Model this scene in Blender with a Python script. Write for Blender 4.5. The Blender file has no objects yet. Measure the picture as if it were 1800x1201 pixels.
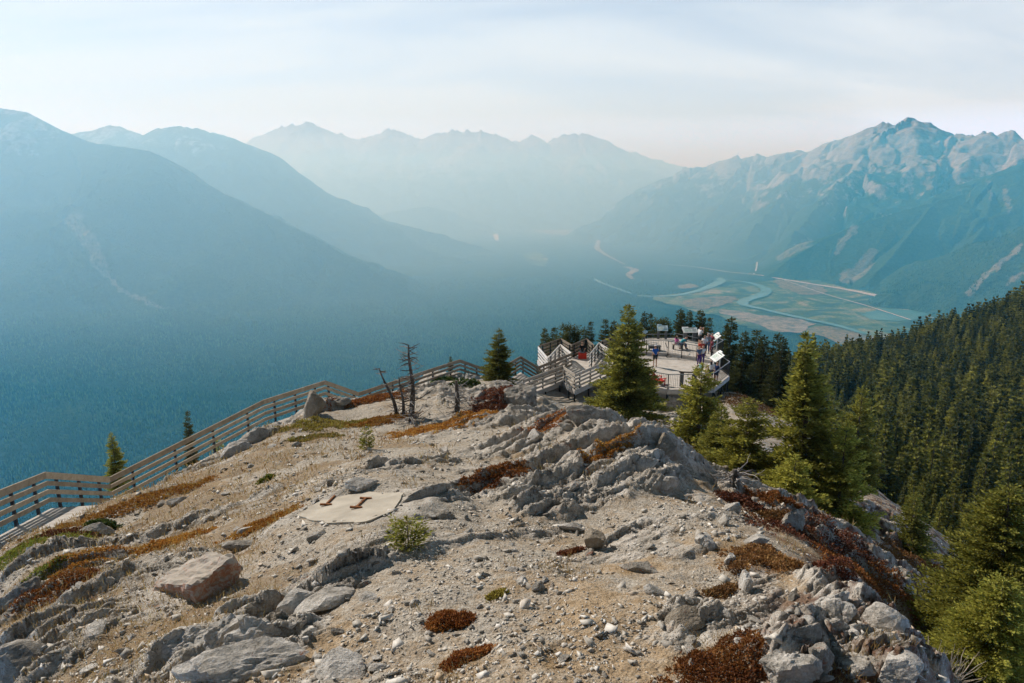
import bpy, bmesh, math, random
import numpy as np
from mathutils import Vector, Matrix, Euler
R = math.radians
rng = np.random.default_rng(11)
random.seed(11)
scene = bpy.context.scene
COL = scene.collection

# ------------------------------------------------------------------ camera
F, CX, CY, PITCH = 1200.0, 900.0, 600.5, R(13.1)
cp, sp = math.cos(PITCH), math.sin(PITCH)
cam_d = bpy.data.cameras.new('camera')
cam_d.lens = 24.0; cam_d.sensor_width = 36.0
cam_d.clip_start = 0.1; cam_d.clip_end = 200000.0
cam = bpy.data.objects.new('camera', cam_d); COL.objects.link(cam)
cam.rotation_euler = (R(90) - PITCH, 0, 0)
scene.camera = cam

def ray(px, py):
    u = (px - CX) / F; v = (CY - py) / F
    return np.array([u, cp + v * sp, -sp + v * cp])
def at(px, py, Y):                  # the point seen at that place in the photograph, Y metres ahead
    r = ray(px, py); return r * (Y / r[1])
def onz(px, py, z):                 # the same on the level z
    r = ray(px, py); return r * (z / r[2])

# ------------------------------------------------------------------ numpy noise
def _hash(ix, iy, iz):
    h = (ix.astype(np.int64) * 374761393 + iy.astype(np.int64) * 668265263 + iz.astype(np.int64) * 2147483647 * 0 + iz.astype(np.int64) * 974634777) & 0xffffffff
    h = ((h ^ (h >> 13)) * 1274126177) & 0xffffffff
    return (h ^ (h >> 16)) & 0xffffffff
def noise2(x, y, seed=0):
    x = np.asarray(x, float); y = np.asarray(y, float)
    x0 = np.floor(x); y0 = np.floor(y); fx = x - x0; fy = y - y0
    s = np.full(x.shape, seed)
    def g(ix, iy, dx, dy):
        a = _hash(ix, iy, s) * (2 * math.pi / 4294967296.0)
        return np.cos(a) * dx + np.sin(a) * dy
    ux = fx * fx * fx * (fx * (fx * 6 - 15) + 10); uy = fy * fy * fy * (fy * (fy * 6 - 15) + 10)
    n00 = g(x0, y0, fx, fy); n10 = g(x0 + 1, y0, fx - 1, fy)
    n01 = g(x0, y0 + 1, fx, fy - 1); n11 = g(x0 + 1, y0 + 1, fx - 1, fy - 1)
    a = n00 + ux * (n10 - n00); b = n01 + ux * (n11 - n01)
    return (a + uy * (b - a)) * 1.41
def fbm(x, y, oct=4, seed=0, gain=0.5, lac=2.03):
    t = 0; a = 1.0; f = 1.0
    for o in range(oct):
        t = t + a * noise2(x * f + 17.3 * o, y * f - 9.1 * o, seed + o); a *= gain; f *= lac
    return t
def ridged(x, y, oct=4, seed=0, gain=0.5):
    t = 0; a = 1.0; f = 1.0
    for o in range(oct):
        t = t + a * (1 - 2 * np.abs(noise2(x * f + 7.7 * o, y * f + 3.3 * o, seed + o))); a *= gain; f *= 2.07
    return t
def sstep(a, b, x):
    t = np.clip((x - a) / (b - a), 0, 1); return t * t * (3 - 2 * t)

# ------------------------------------------------------------------ objects
def tag(o, label=None, cat=None, group=None, kind=None):
    if label: o['label'] = label
    if cat: o['category'] = cat
    if group: o['group'] = group
    if kind: o['kind'] = kind
    return o
def empty(name, loc=(0, 0, 0), rz=0.0):
    o = bpy.data.objects.new(name, None); COL.objects.link(o)
    o.location = loc; o.rotation_euler = (0, 0, rz); o.empty_display_size = 0.2
    return o
def link(name, me, mat=None, parent=None, smooth=False):
    o = bpy.data.objects.new(name, me); COL.objects.link(o)
    if mat is not None and not me.materials:
        for m in (mat if isinstance(mat, (list, tuple)) else [mat]): me.materials.append(m)
    if smooth: me.polygons.foreach_set('use_smooth', np.ones(len(me.polygons), bool))
    if parent is not None: o.parent = parent
    return o
def np_mesh(name, V, Fc, attrs=None, mat_idx=None):
    """V (n,3); Fc (m,k) all faces of k corners."""
    V = np.ascontiguousarray(V, np.float32); Fc = np.ascontiguousarray(Fc, np.int32)
    me = bpy.data.meshes.new(name); m, k = Fc.shape
    me.vertices.add(len(V)); me.vertices.foreach_set('co', V.ravel())
    me.loops.add(m * k); me.loops.foreach_set('vertex_index', Fc.ravel())
    me.polygons.add(m); me.polygons.foreach_set('loop_start', np.arange(0, m * k, k, dtype=np.int32))
    if mat_idx is not None: me.polygons.foreach_set('material_index', np.ascontiguousarray(mat_idx, np.int32))
    me.update(calc_edges=True)
    for n, a in (attrs or {}).items():
        a = np.asarray(a, np.float32)
        if a.ndim == 1:
            at_ = me.attributes.new(n, 'FLOAT', 'POINT'); at_.data.foreach_set('value', a)
        else:
            at_ = me.attributes.new(n, 'FLOAT_COLOR', 'POINT')
            at_.data.foreach_set('color', np.c_[a, np.ones(len(a))].astype(np.float32).ravel())
    return me
def copy_tree(o, parent=None):
    c = o.copy(); COL.objects.link(c)
    if parent is not None: c.parent = parent
    for ch in list(o.children): copy_tree(ch, c)
    return c

class MB:
    """collects boxes, bars and tubes into one mesh"""
    def __init__(s): s.V = []; s.F = []; s.n = 0
    def add(s, vs, fs):
        s.V += [tuple(v) for v in vs]; s.F += [tuple(i + s.n for i in f) for f in fs]; s.n += len(vs); return s
    def box(s, c, d, M=None, bev=0.0):
        x, y, z = (q / 2 for q in d)
        vs = [Vector((a * x, b * y, e * z)) for a in (-1, 1) for b in (-1, 1) for e in (-1, 1)]
        if M is not None: vs = [M @ v for v in vs]
        vs = [v + Vector(c) for v in vs]
        return s.add(vs, [(0, 1, 3, 2), (4, 6, 7, 5), (0, 4, 5, 1), (2, 3, 7, 6), (0, 2, 6, 4), (1, 5, 7, 3)])
    def bar(s, a, b, w, h, up=(0, 0, 1)):
        """rectangular bar from a to b, width w sideways, h along up"""
        a = Vector(a); b = Vector(b); d = (b - a).normalized(); upv = Vector(up)
        side = d.cross(upv)
        if side.length < 1e-4: side = d.cross(Vector((0, 1, 0)))
        side.normalize(); u = side.cross(d).normalized()
        vs = []
        for p in (a, b):
            for i, j in ((-1, -1), (1, -1), (1, 1), (-1, 1)): vs.append(p + side * (i * w / 2) + u * (j * h / 2))
        return s.add(vs, [(3, 2, 1, 0), (4, 5, 6, 7), (0, 1, 5, 4), (1, 2, 6, 5), (2, 3, 7, 6), (3, 0, 4, 7)])
    def tube(s, pts, rad, n=6, cap=True):
        pts = [Vector(p) for p in pts]
        if not isinstance(rad, (list, tuple)): rad = [rad] * len(pts)
        vs = []; fs = []
        for i, p in enumerate(pts):
            d = (pts[min(i + 1, len(pts) - 1)] - pts[max(i - 1, 0)]).normalized()
            a = d.cross(Vector((0.31, 0.2, 0.93)));
            if a.length < 1e-3: a = d.cross(Vector((1, 0, 0)))
            a.normalize(); b = d.cross(a)
            for k in range(n):
                t = 2 * math.pi * k / n; vs.append(p + (a * math.cos(t) + b * math.sin(t)) * rad[i])
        for i in range(len(pts) - 1):
            for k in range(n):
                k2 = (k + 1) % n; fs.append((i * n + k, i * n + k2, (i + 1) * n + k2, (i + 1) * n + k))
        if cap:
            fs.append(tuple(range(n - 1, -1, -1))); fs.append(tuple((len(pts) - 1) * n + k for k in range(n)))
        return s.add(vs, fs)
    def mesh(s, name):
        me = bpy.data.meshes.new(name); me.from_pydata(s.V, [], s.F); me.update(); return me
    def build(s, name, mat, parent=None, smooth=False):
        return link(name, s.mesh(name), mat, parent, smooth)

# ------------------------------------------------------------------ materials
def srgb(r, g, b):
    f = lambda c: c / 12.92 if c <= 0.04045 else ((c + 0.055) / 1.055) ** 2.4
    return (f(r / 255), f(g / 255), f(b / 255), 1)
class NT:
    def __init__(s, name):
        s.m = bpy.data.materials.new(name); s.m.use_nodes = True; s.t = s.m.node_tree; s.N = s.t.nodes
        s.b = s.N['Principled BSDF']; s.b.inputs['Specular IOR Level'].default_value = 0.2
    def n(s, typ, **kw):
        q = s.N.new(typ)
        for k, v in kw.items():
            if k.startswith('i_'):
                key = k[2:]; q.inputs[int(key) if key.isdigit() else key.replace('_', ' ')].default_value = v
            else: setattr(q, k, v)
        return q
    def l(s, a, b): s.t.links.new(a, b)
    def pos(s, obj=False):
        if obj: return s.n('ShaderNodeTexCoord').outputs['Object']
        return s.n('ShaderNodeNewGeometry').outputs['Position']
    def noise(s, scale, detail=4, rough=0.55, vec=None, sc3=None, dist=0.0):
        q = s.n('ShaderNodeTexNoise'); q.inputs['Scale'].default_value = scale; q.inputs['Detail'].default_value = detail
        q.inputs['Roughness'].default_value = rough; q.inputs['Distortion'].default_value = dist
        v = vec if vec is not None else s.pos()
        if sc3 is not None:
            m = s.n('ShaderNodeMapping'); m.inputs['Scale'].default_value = sc3; s.l(v, m.inputs[0]); v = m.outputs[0]
        s.l(v, q.inputs['Vector']); return q.outputs['Fac']
    def ramp(s, fac, stops, interp='LINEAR'):
        q = s.n('ShaderNodeValToRGB'); q.color_ramp.interpolation = interp
        e = q.color_ramp.elements
        while len(e) < len(stops): e.new(0.5)
        for i, (p, c) in enumerate(stops):
            e[i].position = p; e[i].color = c if len(c) == 4 else (*c, 1)
        s.l(fac, q.inputs[0]); return q.outputs[0]
    def fr(s, fac, a, b):     # grey ramp a..b
        return s.ramp(fac, [(a, (0, 0, 0)), (b, (1, 1, 1))])
    def mix(s, fac, a, b, mode='MIX'):
        q = s.n('ShaderNodeMix', data_type='RGBA', blend_type=mode)
        for v, k in ((fac, 0), (a, 6), (b, 7)):
            if hasattr(v, 'is_output'): s.l(v, q.inputs[k])
            else:
                if k and len(v) == 3: v = (*v, 1)
                q.inputs[k].default_value = v
        return q.outputs[2]
    def math(s, op, a, b=0.0, clamp=False):
        q = s.n('ShaderNodeMath', operation=op, use_clamp=clamp)
        for v, k in ((a, 0), (b, 1)):
            if hasattr(v, 'is_output'): s.l(v, q.inputs[k])
            else: q.inputs[k].default_value = v
        return q.outputs[0]
    def attr(s, name, out='Fac'):
        q = s.n('ShaderNodeAttribute', attribute_name=name); return q.outputs[out]
    def col(s, c):
        if hasattr(c, 'is_output'): s.l(c, s.b.inputs['Base Color'])
        else: s.b.inputs['Base Color'].default_value = c if len(c) == 4 else (*c, 1)
        return s
    def rough(s, r):
        if hasattr(r, 'is_output'): s.l(r, s.b.inputs['Roughness'])
        else: s.b.inputs['Roughness'].default_value = r
        return s
    def bump(s, h, strength=0.5, dist=0.02, prev=None):
        q = s.n('ShaderNodeBump'); q.inputs['Strength'].default_value = strength; q.inputs['Distance'].default_value = dist
        s.l(h, q.inputs['Height'])
        if prev is not None: s.l(prev, q.inputs['Normal'])
        s.l(q.outputs[0], s.b.inputs['Normal']); return q.outputs[0]
def flat_mat(name, c, rough=0.8, var=0.15, scale=20.0, metal=0.0, obj=True):
    t = NT(name); nz = t.noise(scale, 3, vec=t.pos(obj))
    c = tuple(c[:3]); d = tuple(q * (1 - var) for q in c); e = tuple(min(1, q * (1 + var)) for q in c)
    t.col(t.ramp(nz, [(0.3, d), (0.7, e)])); t.rough(rough); t.b.inputs['Metallic'].default_value = metal
    return t.m
# ------------------------------------------------------------------ daylight
SUN_AZ, SUN_EL = R(-50), R(38)          # from straight ahead, negative = left
sd = Vector((math.sin(SUN_AZ) * math.cos(SUN_EL), math.cos(SUN_AZ) * math.cos(SUN_EL), math.sin(SUN_EL)))
sun_d = bpy.data.lights.new('sun', 'SUN'); sun_d.energy = 5.0; sun_d.angle = R(0.6); sun_d.color = (1.0, 0.955, 0.885)
sun = bpy.data.objects.new('sun', sun_d); COL.objects.link(sun)
sun.rotation_euler = (-sd).to_track_quat('-Z', 'Y').to_euler(); sun.location = (0, 0, 300)
W = bpy.data.worlds.new('World'); scene.world = W; W.use_nodes = True
nt = W.node_tree; bg = nt.nodes['Background']; bg.inputs['Strength'].default_value = 0.12
sky = nt.nodes.new('ShaderNodeTexSky'); sky.sky_type = 'NISHITA'; sky.sun_disc = False
sky.sun_elevation = SUN_EL; sky.sun_rotation = SUN_AZ; sky.altitude = 2300; sky.air_density = 1.0; sky.dust_density = 1.2; sky.ozone_density = 1.5
tc = nt.nodes.new('ShaderNodeTexCoord'); sep = nt.nodes.new('ShaderNodeSeparateXYZ'); nt.links.new(tc.outputs['Generated'], sep.inputs[0])
def wm(op, a, b=None, c=None):
    q = nt.nodes.new('ShaderNodeMath'); q.operation = op
    for v, k in ((a, 0), (b, 1), (c, 2)):
        if v is None: continue
        if hasattr(v, 'is_output'): nt.links.new(v, q.inputs[k])
        else: q.inputs[k].default_value = v
    return q.outputs[0]
zc = wm('MAXIMUM', sep.outputs['Z'], 0.0)
inv = wm('DIVIDE', 1.0, wm('ADD', zc, 0.16))
cmb = nt.nodes.new('ShaderNodeCombineXYZ')
nt.links.new(wm('MULTIPLY', sep.outputs['X'], inv), cmb.inputs[0]); nt.links.new(wm('MULTIPLY', sep.outputs['Y'], inv), cmb.inputs[1])
mp = nt.nodes.new('ShaderNodeMapping'); mp.inputs['Rotation'].default_value = (0, 0, R(28)); mp.inputs['Scale'].default_value = (0.55, 1.5, 1); mp.inputs['Location'].default_value = (2.1, 0.6, 0)
nt.links.new(cmb.outputs[0], mp.inputs[0])
cn = nt.nodes.new('ShaderNodeTexNoise'); cn.inputs['Scale'].default_value = 1.0; cn.inputs['Detail'].default_value = 6; cn.inputs['Roughness'].default_value = 0.52; cn.inputs['Distortion'].default_value = 0.7
nt.links.new(mp.outputs[0], cn.inputs['Vector'])
rmp = nt.nodes.new('ShaderNodeValToRGB'); rmp.color_ramp.elements[0].position = 0.36; rmp.color_ramp.elements[1].position = 0.66
nt.links.new(cn.outputs['Fac'], rmp.inputs[0])
cm = nt.nodes.new('ShaderNodeMix'); cm.data_type = 'RGBA'
low = wm('POWER', wm('SUBTRACT', 1.0, wm('MINIMUM', wm('MULTIPLY', zc, 1.9), 1.0)), 1.5)
nt.links.new(wm('MINIMUM', wm('ADD', wm('MULTIPLY', rmp.outputs[0], 0.42), wm('MULTIPLY_ADD', low, 0.55, 0.30)), 0.96), cm.inputs[0])
nt.links.new(sky.outputs[0], cm.inputs[6]); cm.inputs[7].default_value = (6.3, 7.2, 8.2, 1)
# the veil of cloud lies low over the valley; overhead the sky is clear and deep
up = nt.nodes.new('ShaderNodeMapRange'); up.inputs[1].default_value = 0.25; up.inputs[2].default_value = 0.55; up.inputs[3].default_value = 1.0; up.inputs[4].default_value = 0.13; up.interpolation_type = 'SMOOTHSTEP'
nt.links.new(zc, up.inputs[0])
back = nt.nodes.new('ShaderNodeMapRange'); back.inputs[1].default_value = -0.5; back.inputs[2].default_value = 0.45; back.inputs[3].default_value = 0.32; back.inputs[4].default_value = 1.0
nt.links.new(sep.outputs['Y'], back.inputs[0])
lowc = nt.nodes.new('ShaderNodeMix'); lowc.data_type = 'RGBA'; nt.links.new(wm('SUBTRACT', 1.0, wm('MINIMUM', wm('MULTIPLY', zc, 11.0), 1.0)), lowc.inputs[0]); lowc.inputs[6].default_value = (6.9, 7.65, 8.15, 1); lowc.inputs[7].default_value = (9.0, 13.5, 24.0, 1)
nt.links.new(lowc.outputs[2], cm.inputs[7])
sc_m = nt.nodes.new('ShaderNodeMix'); sc_m.data_type = 'RGBA'; sc_m.blend_type = 'MULTIPLY'; sc_m.inputs[0].default_value = 1.0
nt.links.new(cm.outputs[2], sc_m.inputs[6]); nt.links.new(wm('MULTIPLY', up.outputs[0], back.outputs[0]), sc_m.inputs[7])
nt.links.new(sc_m.outputs[2], bg.inputs['Color'])

# haze over the whole valley: a real scattering volume
hm = bpy.data.materials.new('haze_air'); hm.use_nodes = True; hn = hm.node_tree.nodes
hn.remove(hn['Principled BSDF']); vs_ = hn.new('ShaderNodeVolumeScatter')
vs_.inputs['Color'].default_value = (0.15, 0.60, 0.90, 1); vs_.inputs['Density'].default_value = 1.22e-4; vs_.inputs['Anisotropy'].default_value = 0.25
hm.node_tree.links.new(vs_.outputs[0], hn['Material Output'].inputs['Volume'])
hz = MB().box((0, 12500, -275), (70000, 29000, 1650)).build('haze', hm); tag(hz, kind='structure')

# a paler bank of smoke hangs over the left and middle of the valley, farther off
hm2 = bpy.data.materials.new('smoke_bank'); hm2.use_nodes = True; hn = hm2.node_tree.nodes
hn.remove(hn['Principled BSDF']); vs_ = hn.new('ShaderNodeVolumeScatter')
vs_.inputs['Color'].default_value = (0.78, 0.88, 1.0, 1); vs_.inputs['Density'].default_value = 1.05e-4; vs_.inputs['Anisotropy'].default_value = 0.3
hm2.node_tree.links.new(vs_.outputs[0], hn['Material Output'].inputs['Volume'])
fp = [(-34000, 2700), (-500, 2700), (3500, 7500), (16000, 26500), (-34000, 26500)]; m = MB()
m.add([(x, y, -1090) for x, y in fp] + [(x, y, 980) for x, y in fp], [(4, 3, 2, 1, 0), (5, 6, 7, 8, 9)] + [(i, (i + 1) % 5, (i + 1) % 5 + 5, i + 5) for i in range(5)])
tag(m.build('haze', hm2), kind='structure')

scene.view_settings.view_transform = 'Standard'; scene.view_settings.look = 'None'; scene.view_settings.exposure = 0
scene.render.engine = 'CYCLES'
cy = scene.cycles
cy.use_denoising = True
cy.max_bounces = 5; cy.diffuse_bounces = 2; cy.glossy_bounces = 1; cy.transmission_bounces = 2; cy.volume_bounces = 3; cy.transparent_max_bounces = 6
cy.caustics_reflective = False; cy.caustics_refractive = False
# ------------------------------------------------------------------ far country: valley floor and mountains
FLOOR = -880.0
def rd(pts, W=2.0, p=1.25): return dict(P=np.array([at(a, b, c * 1000.0) for a, b, c in pts]), W=W, p=p)
RIDGES = {
 'left_mountain': [
   rd([(-420, 150, 7.2), (-200, 172, 6.9), (0, 190, 6.6), (45, 196, 6.6), (110, 231, 6.5), (160, 250, 6.4), (205, 256, 6.25), (265, 266, 6.15), (350, 320, 6.0), (430, 358, 5.9), (500, 392, 5.8), (600, 444, 5.6), (725, 515, 5.3)], 1.9, 1.35),
   rd([(110, 255, 6.2), (150, 330, 5.7), (200, 420, 5.2)], 1.7)],
 'second_mountain': [
   rd([(20, 225, 9.4), (120, 236, 9.1), (160, 230, 9.0), (190, 221, 8.9), (216, 224, 8.8), (250, 238, 8.7), (275, 226, 8.6), (310, 221, 8.5), (350, 226, 8.5), (410, 243, 8.5), (450, 266, 8.5), (530, 325, 8.6), (620, 371, 8.7), (700, 392, 8.8), (760, 408, 8.8), (850, 436, 8.9)], 1.9, 1.3)],
 'hazy_range': [
   rd([(250, 270, 17.5), (400, 262, 17.5), (440, 250, 17), (500, 221, 17), (540, 214, 17), (565, 222, 17), (580, 238, 17), (600, 236, 17), (620, 244, 17), (645, 242, 17), (668, 232, 17), (692, 228, 17), (720, 238, 17), (742, 246, 17), (765, 233, 17), (820, 228, 17), (870, 236, 17), (900, 250, 17.3), (925, 247, 17.3), (935, 240, 17.3), (950, 252, 17.3), (985, 240, 17.4), (1012, 233, 17.5), (1035, 236, 17.5), (1070, 256, 17.8), (1110, 268, 18.2), (1160, 282, 18.6), (1225, 300, 19), (1290, 318, 19.5)], 2.0, 1.2),
   rd([(520, 235, 16.6), (600, 290, 15.6), (680, 330, 15), (740, 362, 14.5)], 1.7),
   rd([(700, 235, 16.7), (770, 290, 15.8), (830, 330, 15.2), (880, 365, 14.8)], 1.7),
   rd([(1012, 240, 17.2), (1000, 300, 16.2), (985, 350, 15.5)], 1.7)],
 'low_hill': [rd([(640, 385, 12.0), (690, 372, 12.2), (750, 362, 12.4), (795, 372, 12.6), (850, 398, 12.8)], 2.2, 1.4)],
 'right_mountain': [
   rd([(1055, 410, 12.3), (1090, 385, 12.1), (1130, 355, 12.0), (1165, 328, 11.9), (1200, 306, 11.7), (1245, 292, 11.5), (1290, 274, 11.3), (1320, 277, 11.2), (1345, 278, 11.1), (1370, 279, 11.0), (1400, 266, 10.8), (1430, 260, 10.6), (1455, 254, 10.5), (1470, 244, 10.4), (1490, 247, 10.3), (1510, 241, 10.2), (1527, 228, 10.1), (1545, 217, 10.0), (1570, 218, 9.9), (1600, 212, 9.8), (1612, 214, 9.7), (1630, 236, 9.6), (1655, 237, 9.5), (1675, 233, 9.4), (1700, 240, 9.3), (1740, 232, 9.0), (1770, 236, 8.9), (1800, 245, 8.7), (1900, 250, 8.3), (2080, 235, 8.0), (2300, 220, 7.8)], 1.75, 1.15),
   rd([(1545, 222, 9.95), (1530, 268, 9.4), (1490, 310, 8.9), (1450, 345, 8.5), (1400, 410, 7.8), (1350, 475, 7.1)], 1.5),
   rd([(1470, 250, 10.3), (1420, 300, 9.6), (1370, 350, 8.9), (1310, 420, 8.2)], 1.5),
   rd([(1340, 282, 11.0), (1290, 330, 10.3), (1250, 380, 9.6), (1200, 430, 9.0)], 1.5),
   rd([(1240, 295, 11.4), (1190, 350, 10.8), (1140, 400, 10.3)], 1.5),
   rd([(1605, 216, 9.7), (1600, 270, 9.1), (1625, 330, 8.5)], 1.3),
   rd([(1675, 236, 9.3), (1650, 290, 8.7), (1660, 340, 8.2)], 1.3)],
 'dark_spur': [
   rd([(2050, 250, 7.2), (1900, 270, 7.2), (1800, 285, 7.2), (1745, 322, 7.2), (1700, 340, 7.2), (1640, 355, 7.1), (1560, 378, 7.0), (1500, 398, 6.9), (1440, 425, 6.8), (1390, 455, 6.6), (1340, 490, 6.4)], 1.7, 1.15),
   rd([(1640, 358, 7.05), (1600, 410, 6.5), (1560, 460, 6.1), (1520, 500, 5.8)], 1.4),
   rd([(1745, 326, 7.1), (1730, 400, 6.4), (1690, 450, 6.0)], 1.4)],
 'near_spur': [rd([(2200, 290, 4.6), (1950, 335, 4.8), (1800, 402, 5.1), (1740, 432, 5.2), (1690, 458, 5.3), (1640, 490, 5.35), (1585, 528, 5.4)], 1.6, 1.1)],
}
def seg_height(x, y, r):
    best = np.full(x.shape, FLOOR - 400.0); dn = np.full(x.shape, 1e9); al = np.zeros(x.shape); acc = 0.0
    P = r['P']
    for i in range(len(P) - 1):
        a = P[i]; b = P[i + 1]; dx, dy = b[0] - a[0], b[1] - a[1]; L2 = dx * dx + dy * dy
        t = np.clip(((x - a[0]) * dx + (y - a[1]) * dy) / L2, 0, 1)
        d = np.hypot(x - a[0] - t * dx, y - a[1] - t * dy)
        zc_ = a[2] + t * (b[2] - a[2]); H = np.maximum(zc_ - FLOOR, 1.0)
        s = np.clip(d / (H * r['W'] + 60), 0, 1)
        h = FLOOR + H * (1 - s) ** r['p'] - np.where(s >= 1, 30, 0)
        m = h > best; best = np.where(m, h, best); dn = np.where(m, d, dn); al = np.where(m, acc + t * math.sqrt(L2), al); acc += math.sqrt(L2)
    return best, dn, al
NA, NR = 860, 820
ang = np.linspace(R(-50), R(50), NA); rad_ = np.exp(np.linspace(math.log(700), math.log(26000), NR))
A, RR = np.meshgrid(ang, rad_, indexing='ij'); GX = RR * np.sin(A); GY = RR * np.cos(A)
w1 = fbm(GX / 900, GY / 900, 4, 5); w2 = fbm(GX / 900, GY / 900, 4, 25)
zs = []; ds = []; ss = []
names = list(RIDGES)
for nme in names:
    bz = np.full(GX.shape, -1e9); bd = np.full(GX.shape, 1e9); bs = np.zeros(GX.shape)
    for k, r in enumerate(RIDGES[nme]):
        _, d0, _ = seg_height(GX, GY, r)
        am = np.minimum(d0, 900) * 0.30
        h, d1, s1 = seg_height(GX + w1 * am, GY + w2 * am, r)
        m = h > bz; bz = np.where(m, h, bz); bd = np.where(m, d1, bd); bs = np.where(m, s1 + 3000 * k, bs)
    ss.append(bs); zs.append(bz); ds.append(bd)
zs = np.array(zs); ds = np.array(ds)
own = np.argmax(zs, 0); zm = zs.max(0); dm = np.take_along_axis(ds, own[None], 0)[0]
undul = fbm(GX / 1500, GY / 1500, 3, 77)
zf = FLOOR - 12 + 14 * sstep(0.1, 0.8, undul) * sstep(200, -2500, GX) + np.maximum(0, -GX - 700) * 0.045
frac = np.clip((zm - FLOOR) / 900, 0, 1)
rough_ = np.array([{'right_mountain': 1.0, 'dark_spur': .55, 'near_spur': .5, 'hazy_range': .5, 'second_mountain': .26, 'left_mountain': .20, 'low_hill': .3}[n] for n in names])[own]
rocky = np.isin(own, [names.index('right_mountain')])
jag_ = np.array([{'right_mountain': 78., 'dark_spur': 10., 'near_spur': 8., 'hazy_range': 95., 'second_mountain': 22., 'left_mountain': 10., 'low_hill': 5.}[n] for n in names])[own]
sm = np.take_along_axis(np.array(ss), own[None], 0)[0] + own * 9000.0
wob = 90 * fbm(GX / 700, GY / 700, 3, 61)
rib = 130 * (ridged((sm + wob) / 700, dm / 3200, 3, 31, .5) - .5) + 70 * (ridged((sm + wob) / 230, dm / 1300, 3, 57, .5) - .5) + 24 * (ridged((sm + .6 * wob) / 85, dm / 500, 3, 59, .5) - .5)
gul = ridged(GX / 330, GY / 330, 4, 91, 0.55)
env = sstep(0, 420, dm) * np.clip(frac * 2.0, 0, 1)
zm = zm + rough_ * (rib * env + (gul - .5) * 16 * np.clip(frac * 2, 0, 1)) + jag_ * fbm(sm / 260, sm * 0, 5, 71, .6) * np.exp(-dm / 230)
GZ = np.maximum(zm, zf)
own = np.where(zm > zf + 1, own, -1)
def far_height(x, y):
    a = np.arctan2(x, y); r = np.hypot(x, y)
    fi = np.clip((a - ang[0]) / (ang[1] - ang[0]), 0, NA - 1.001); fj = np.clip((np.log(r) - math.log(700)) / (math.log(26000 / 700) / (NR - 1)), 0, NR - 1.001)
    i = fi.astype(int); j = fj.astype(int); u = fi - i; v = fj - j
    return (GZ[i, j] * (1 - u) * (1 - v) + GZ[i + 1, j] * u * (1 - v) + GZ[i, j + 1] * (1 - u) * v + GZ[i + 1, j + 1] * u * v)

t = NT('mountain_side'); P_ = t.pos()
sepn = t.n('ShaderNodeSeparateXYZ'); t.l(P_, sepn.inputs[0])
g = t.n('ShaderNodeNewGeometry'); nz_ = t.n('ShaderNodeSeparateXYZ'); t.l(g.outputs['Normal'], nz_.inputs[0])
fine = t.noise(0.016, 5, 0.7); med = t.noise(0.0035, 5, 0.6); tree = t.noise(0.045, 3, 0.7)
forest = t.mix(t.fr(tree, 0.35, 0.65), (0.010, 0.026, 0.014), (0.055, 0.085, 0.034))
rock = t.ramp(fine, [(0.3, (0.15, 0.14, 0.13)), (0.55, (0.30, 0.275, 0.25)), (0.75, (0.42, 0.39, 0.35))])
rk = t.attr('rocky'); sca = t.attr('scar')
hh = t.math('MULTIPLY_ADD', sepn.outputs['Z'], 1 / 1100.0); 
t.N[hh.node.name].inputs[2].default_value = 0.28
st = t.math('SUBTRACT', 0.86, nz_.outputs['Z'])
mm = t.math('ADD', t.math('MULTIPLY', t.math('SUBTRACT', med, 0.5), 1.5), t.math('MULTIPLY', t.math('SUBTRACT', fine, 0.5), 1.3))
fac = t.math('ADD', t.math('ADD', t.math('MULTIPLY', hh, 1.15), t.math('MULTIPLY', st, 0.9)), t.math('SUBTRACT', mm, 0.20))
fac = t.math('ADD', fac, t.math('MULTIPLY', t.math('SUBTRACT', rk, 0.5), 0.55))
cmx = t.mix(t.fr(fac, 0.40, 0.62), forest, rock)
cmx = t.mix(t.math('MULTIPLY', t.fr(t.math('ADD', sca, t.math('MULTIPLY', t.math('SUBTRACT', fine, .5), 1.6)), .35, .75), .85), cmx, t.ramp(tree, [(.3, (.13, .12, .085)), (.7, (.30, .26, .20))]))
t.col(cmx); t.rough(1.0); t.b.inputs['Specular IOR Level'].default_value = 0
t.bump(fine, 1.0, 22)
MOUNT = t.m
t = NT('valley_forest_floor'); tree = t.noise(0.05, 3, 0.7); med = t.noise(0.0028, 5, 0.6)
f1 = t.mix(t.fr(tree, 0.38, 0.62), (0.010, 0.024, 0.015), (0.036, 0.062, 0.026))
f2 = t.mix(t.fr(tree, 0.38, 0.62), (0.018, 0.040, 0.017), (0.05, 0.075, 0.030))
t.col(t.mix(t.fr(med, 0.50, 0.62), f1, f2)); t.rough(1.0); t.b.inputs['Specular IOR Level'].default_value = 0
t.bump(tree, 1.0, 10)
VALLEY = t.m
# vertex normals of the whole sheet, so the pieces join without a seam
idx = np.arange(NA * NR).reshape(NA, NR)
quads = np.stack([idx[:-1, :-1], idx[1:, :-1], idx[1:, 1:], idx[:-1, 1:]], -1).reshape(-1, 4)
VV = np.stack([GX, GY, GZ], -1)
da = np.gradient(VV, axis=0); dr = np.gradient(VV, axis=1); NN = np.cross(da, dr); NN = NN / np.linalg.norm(NN, axis=-1, keepdims=True)
NN = np.where(NN[..., 2:3] < 0, -NN, NN).reshape(-1, 3)
qo = own[:-1, :-1].ravel(); VV = VV.reshape(-1, 3); rkf = np.where(rocky, 1.0, 0.0).ravel() 
rkf = np.where(np.isin(own.ravel(), [names.index('near_spur')]), 0.6, rkf); rkf = np.where(np.isin(own.ravel(), [names.index('hazy_range')]), 0.75, rkf)
rkf = np.where(np.isin(own.ravel(), [names.index('dark_spur')]), 0.45, rkf)
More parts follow.
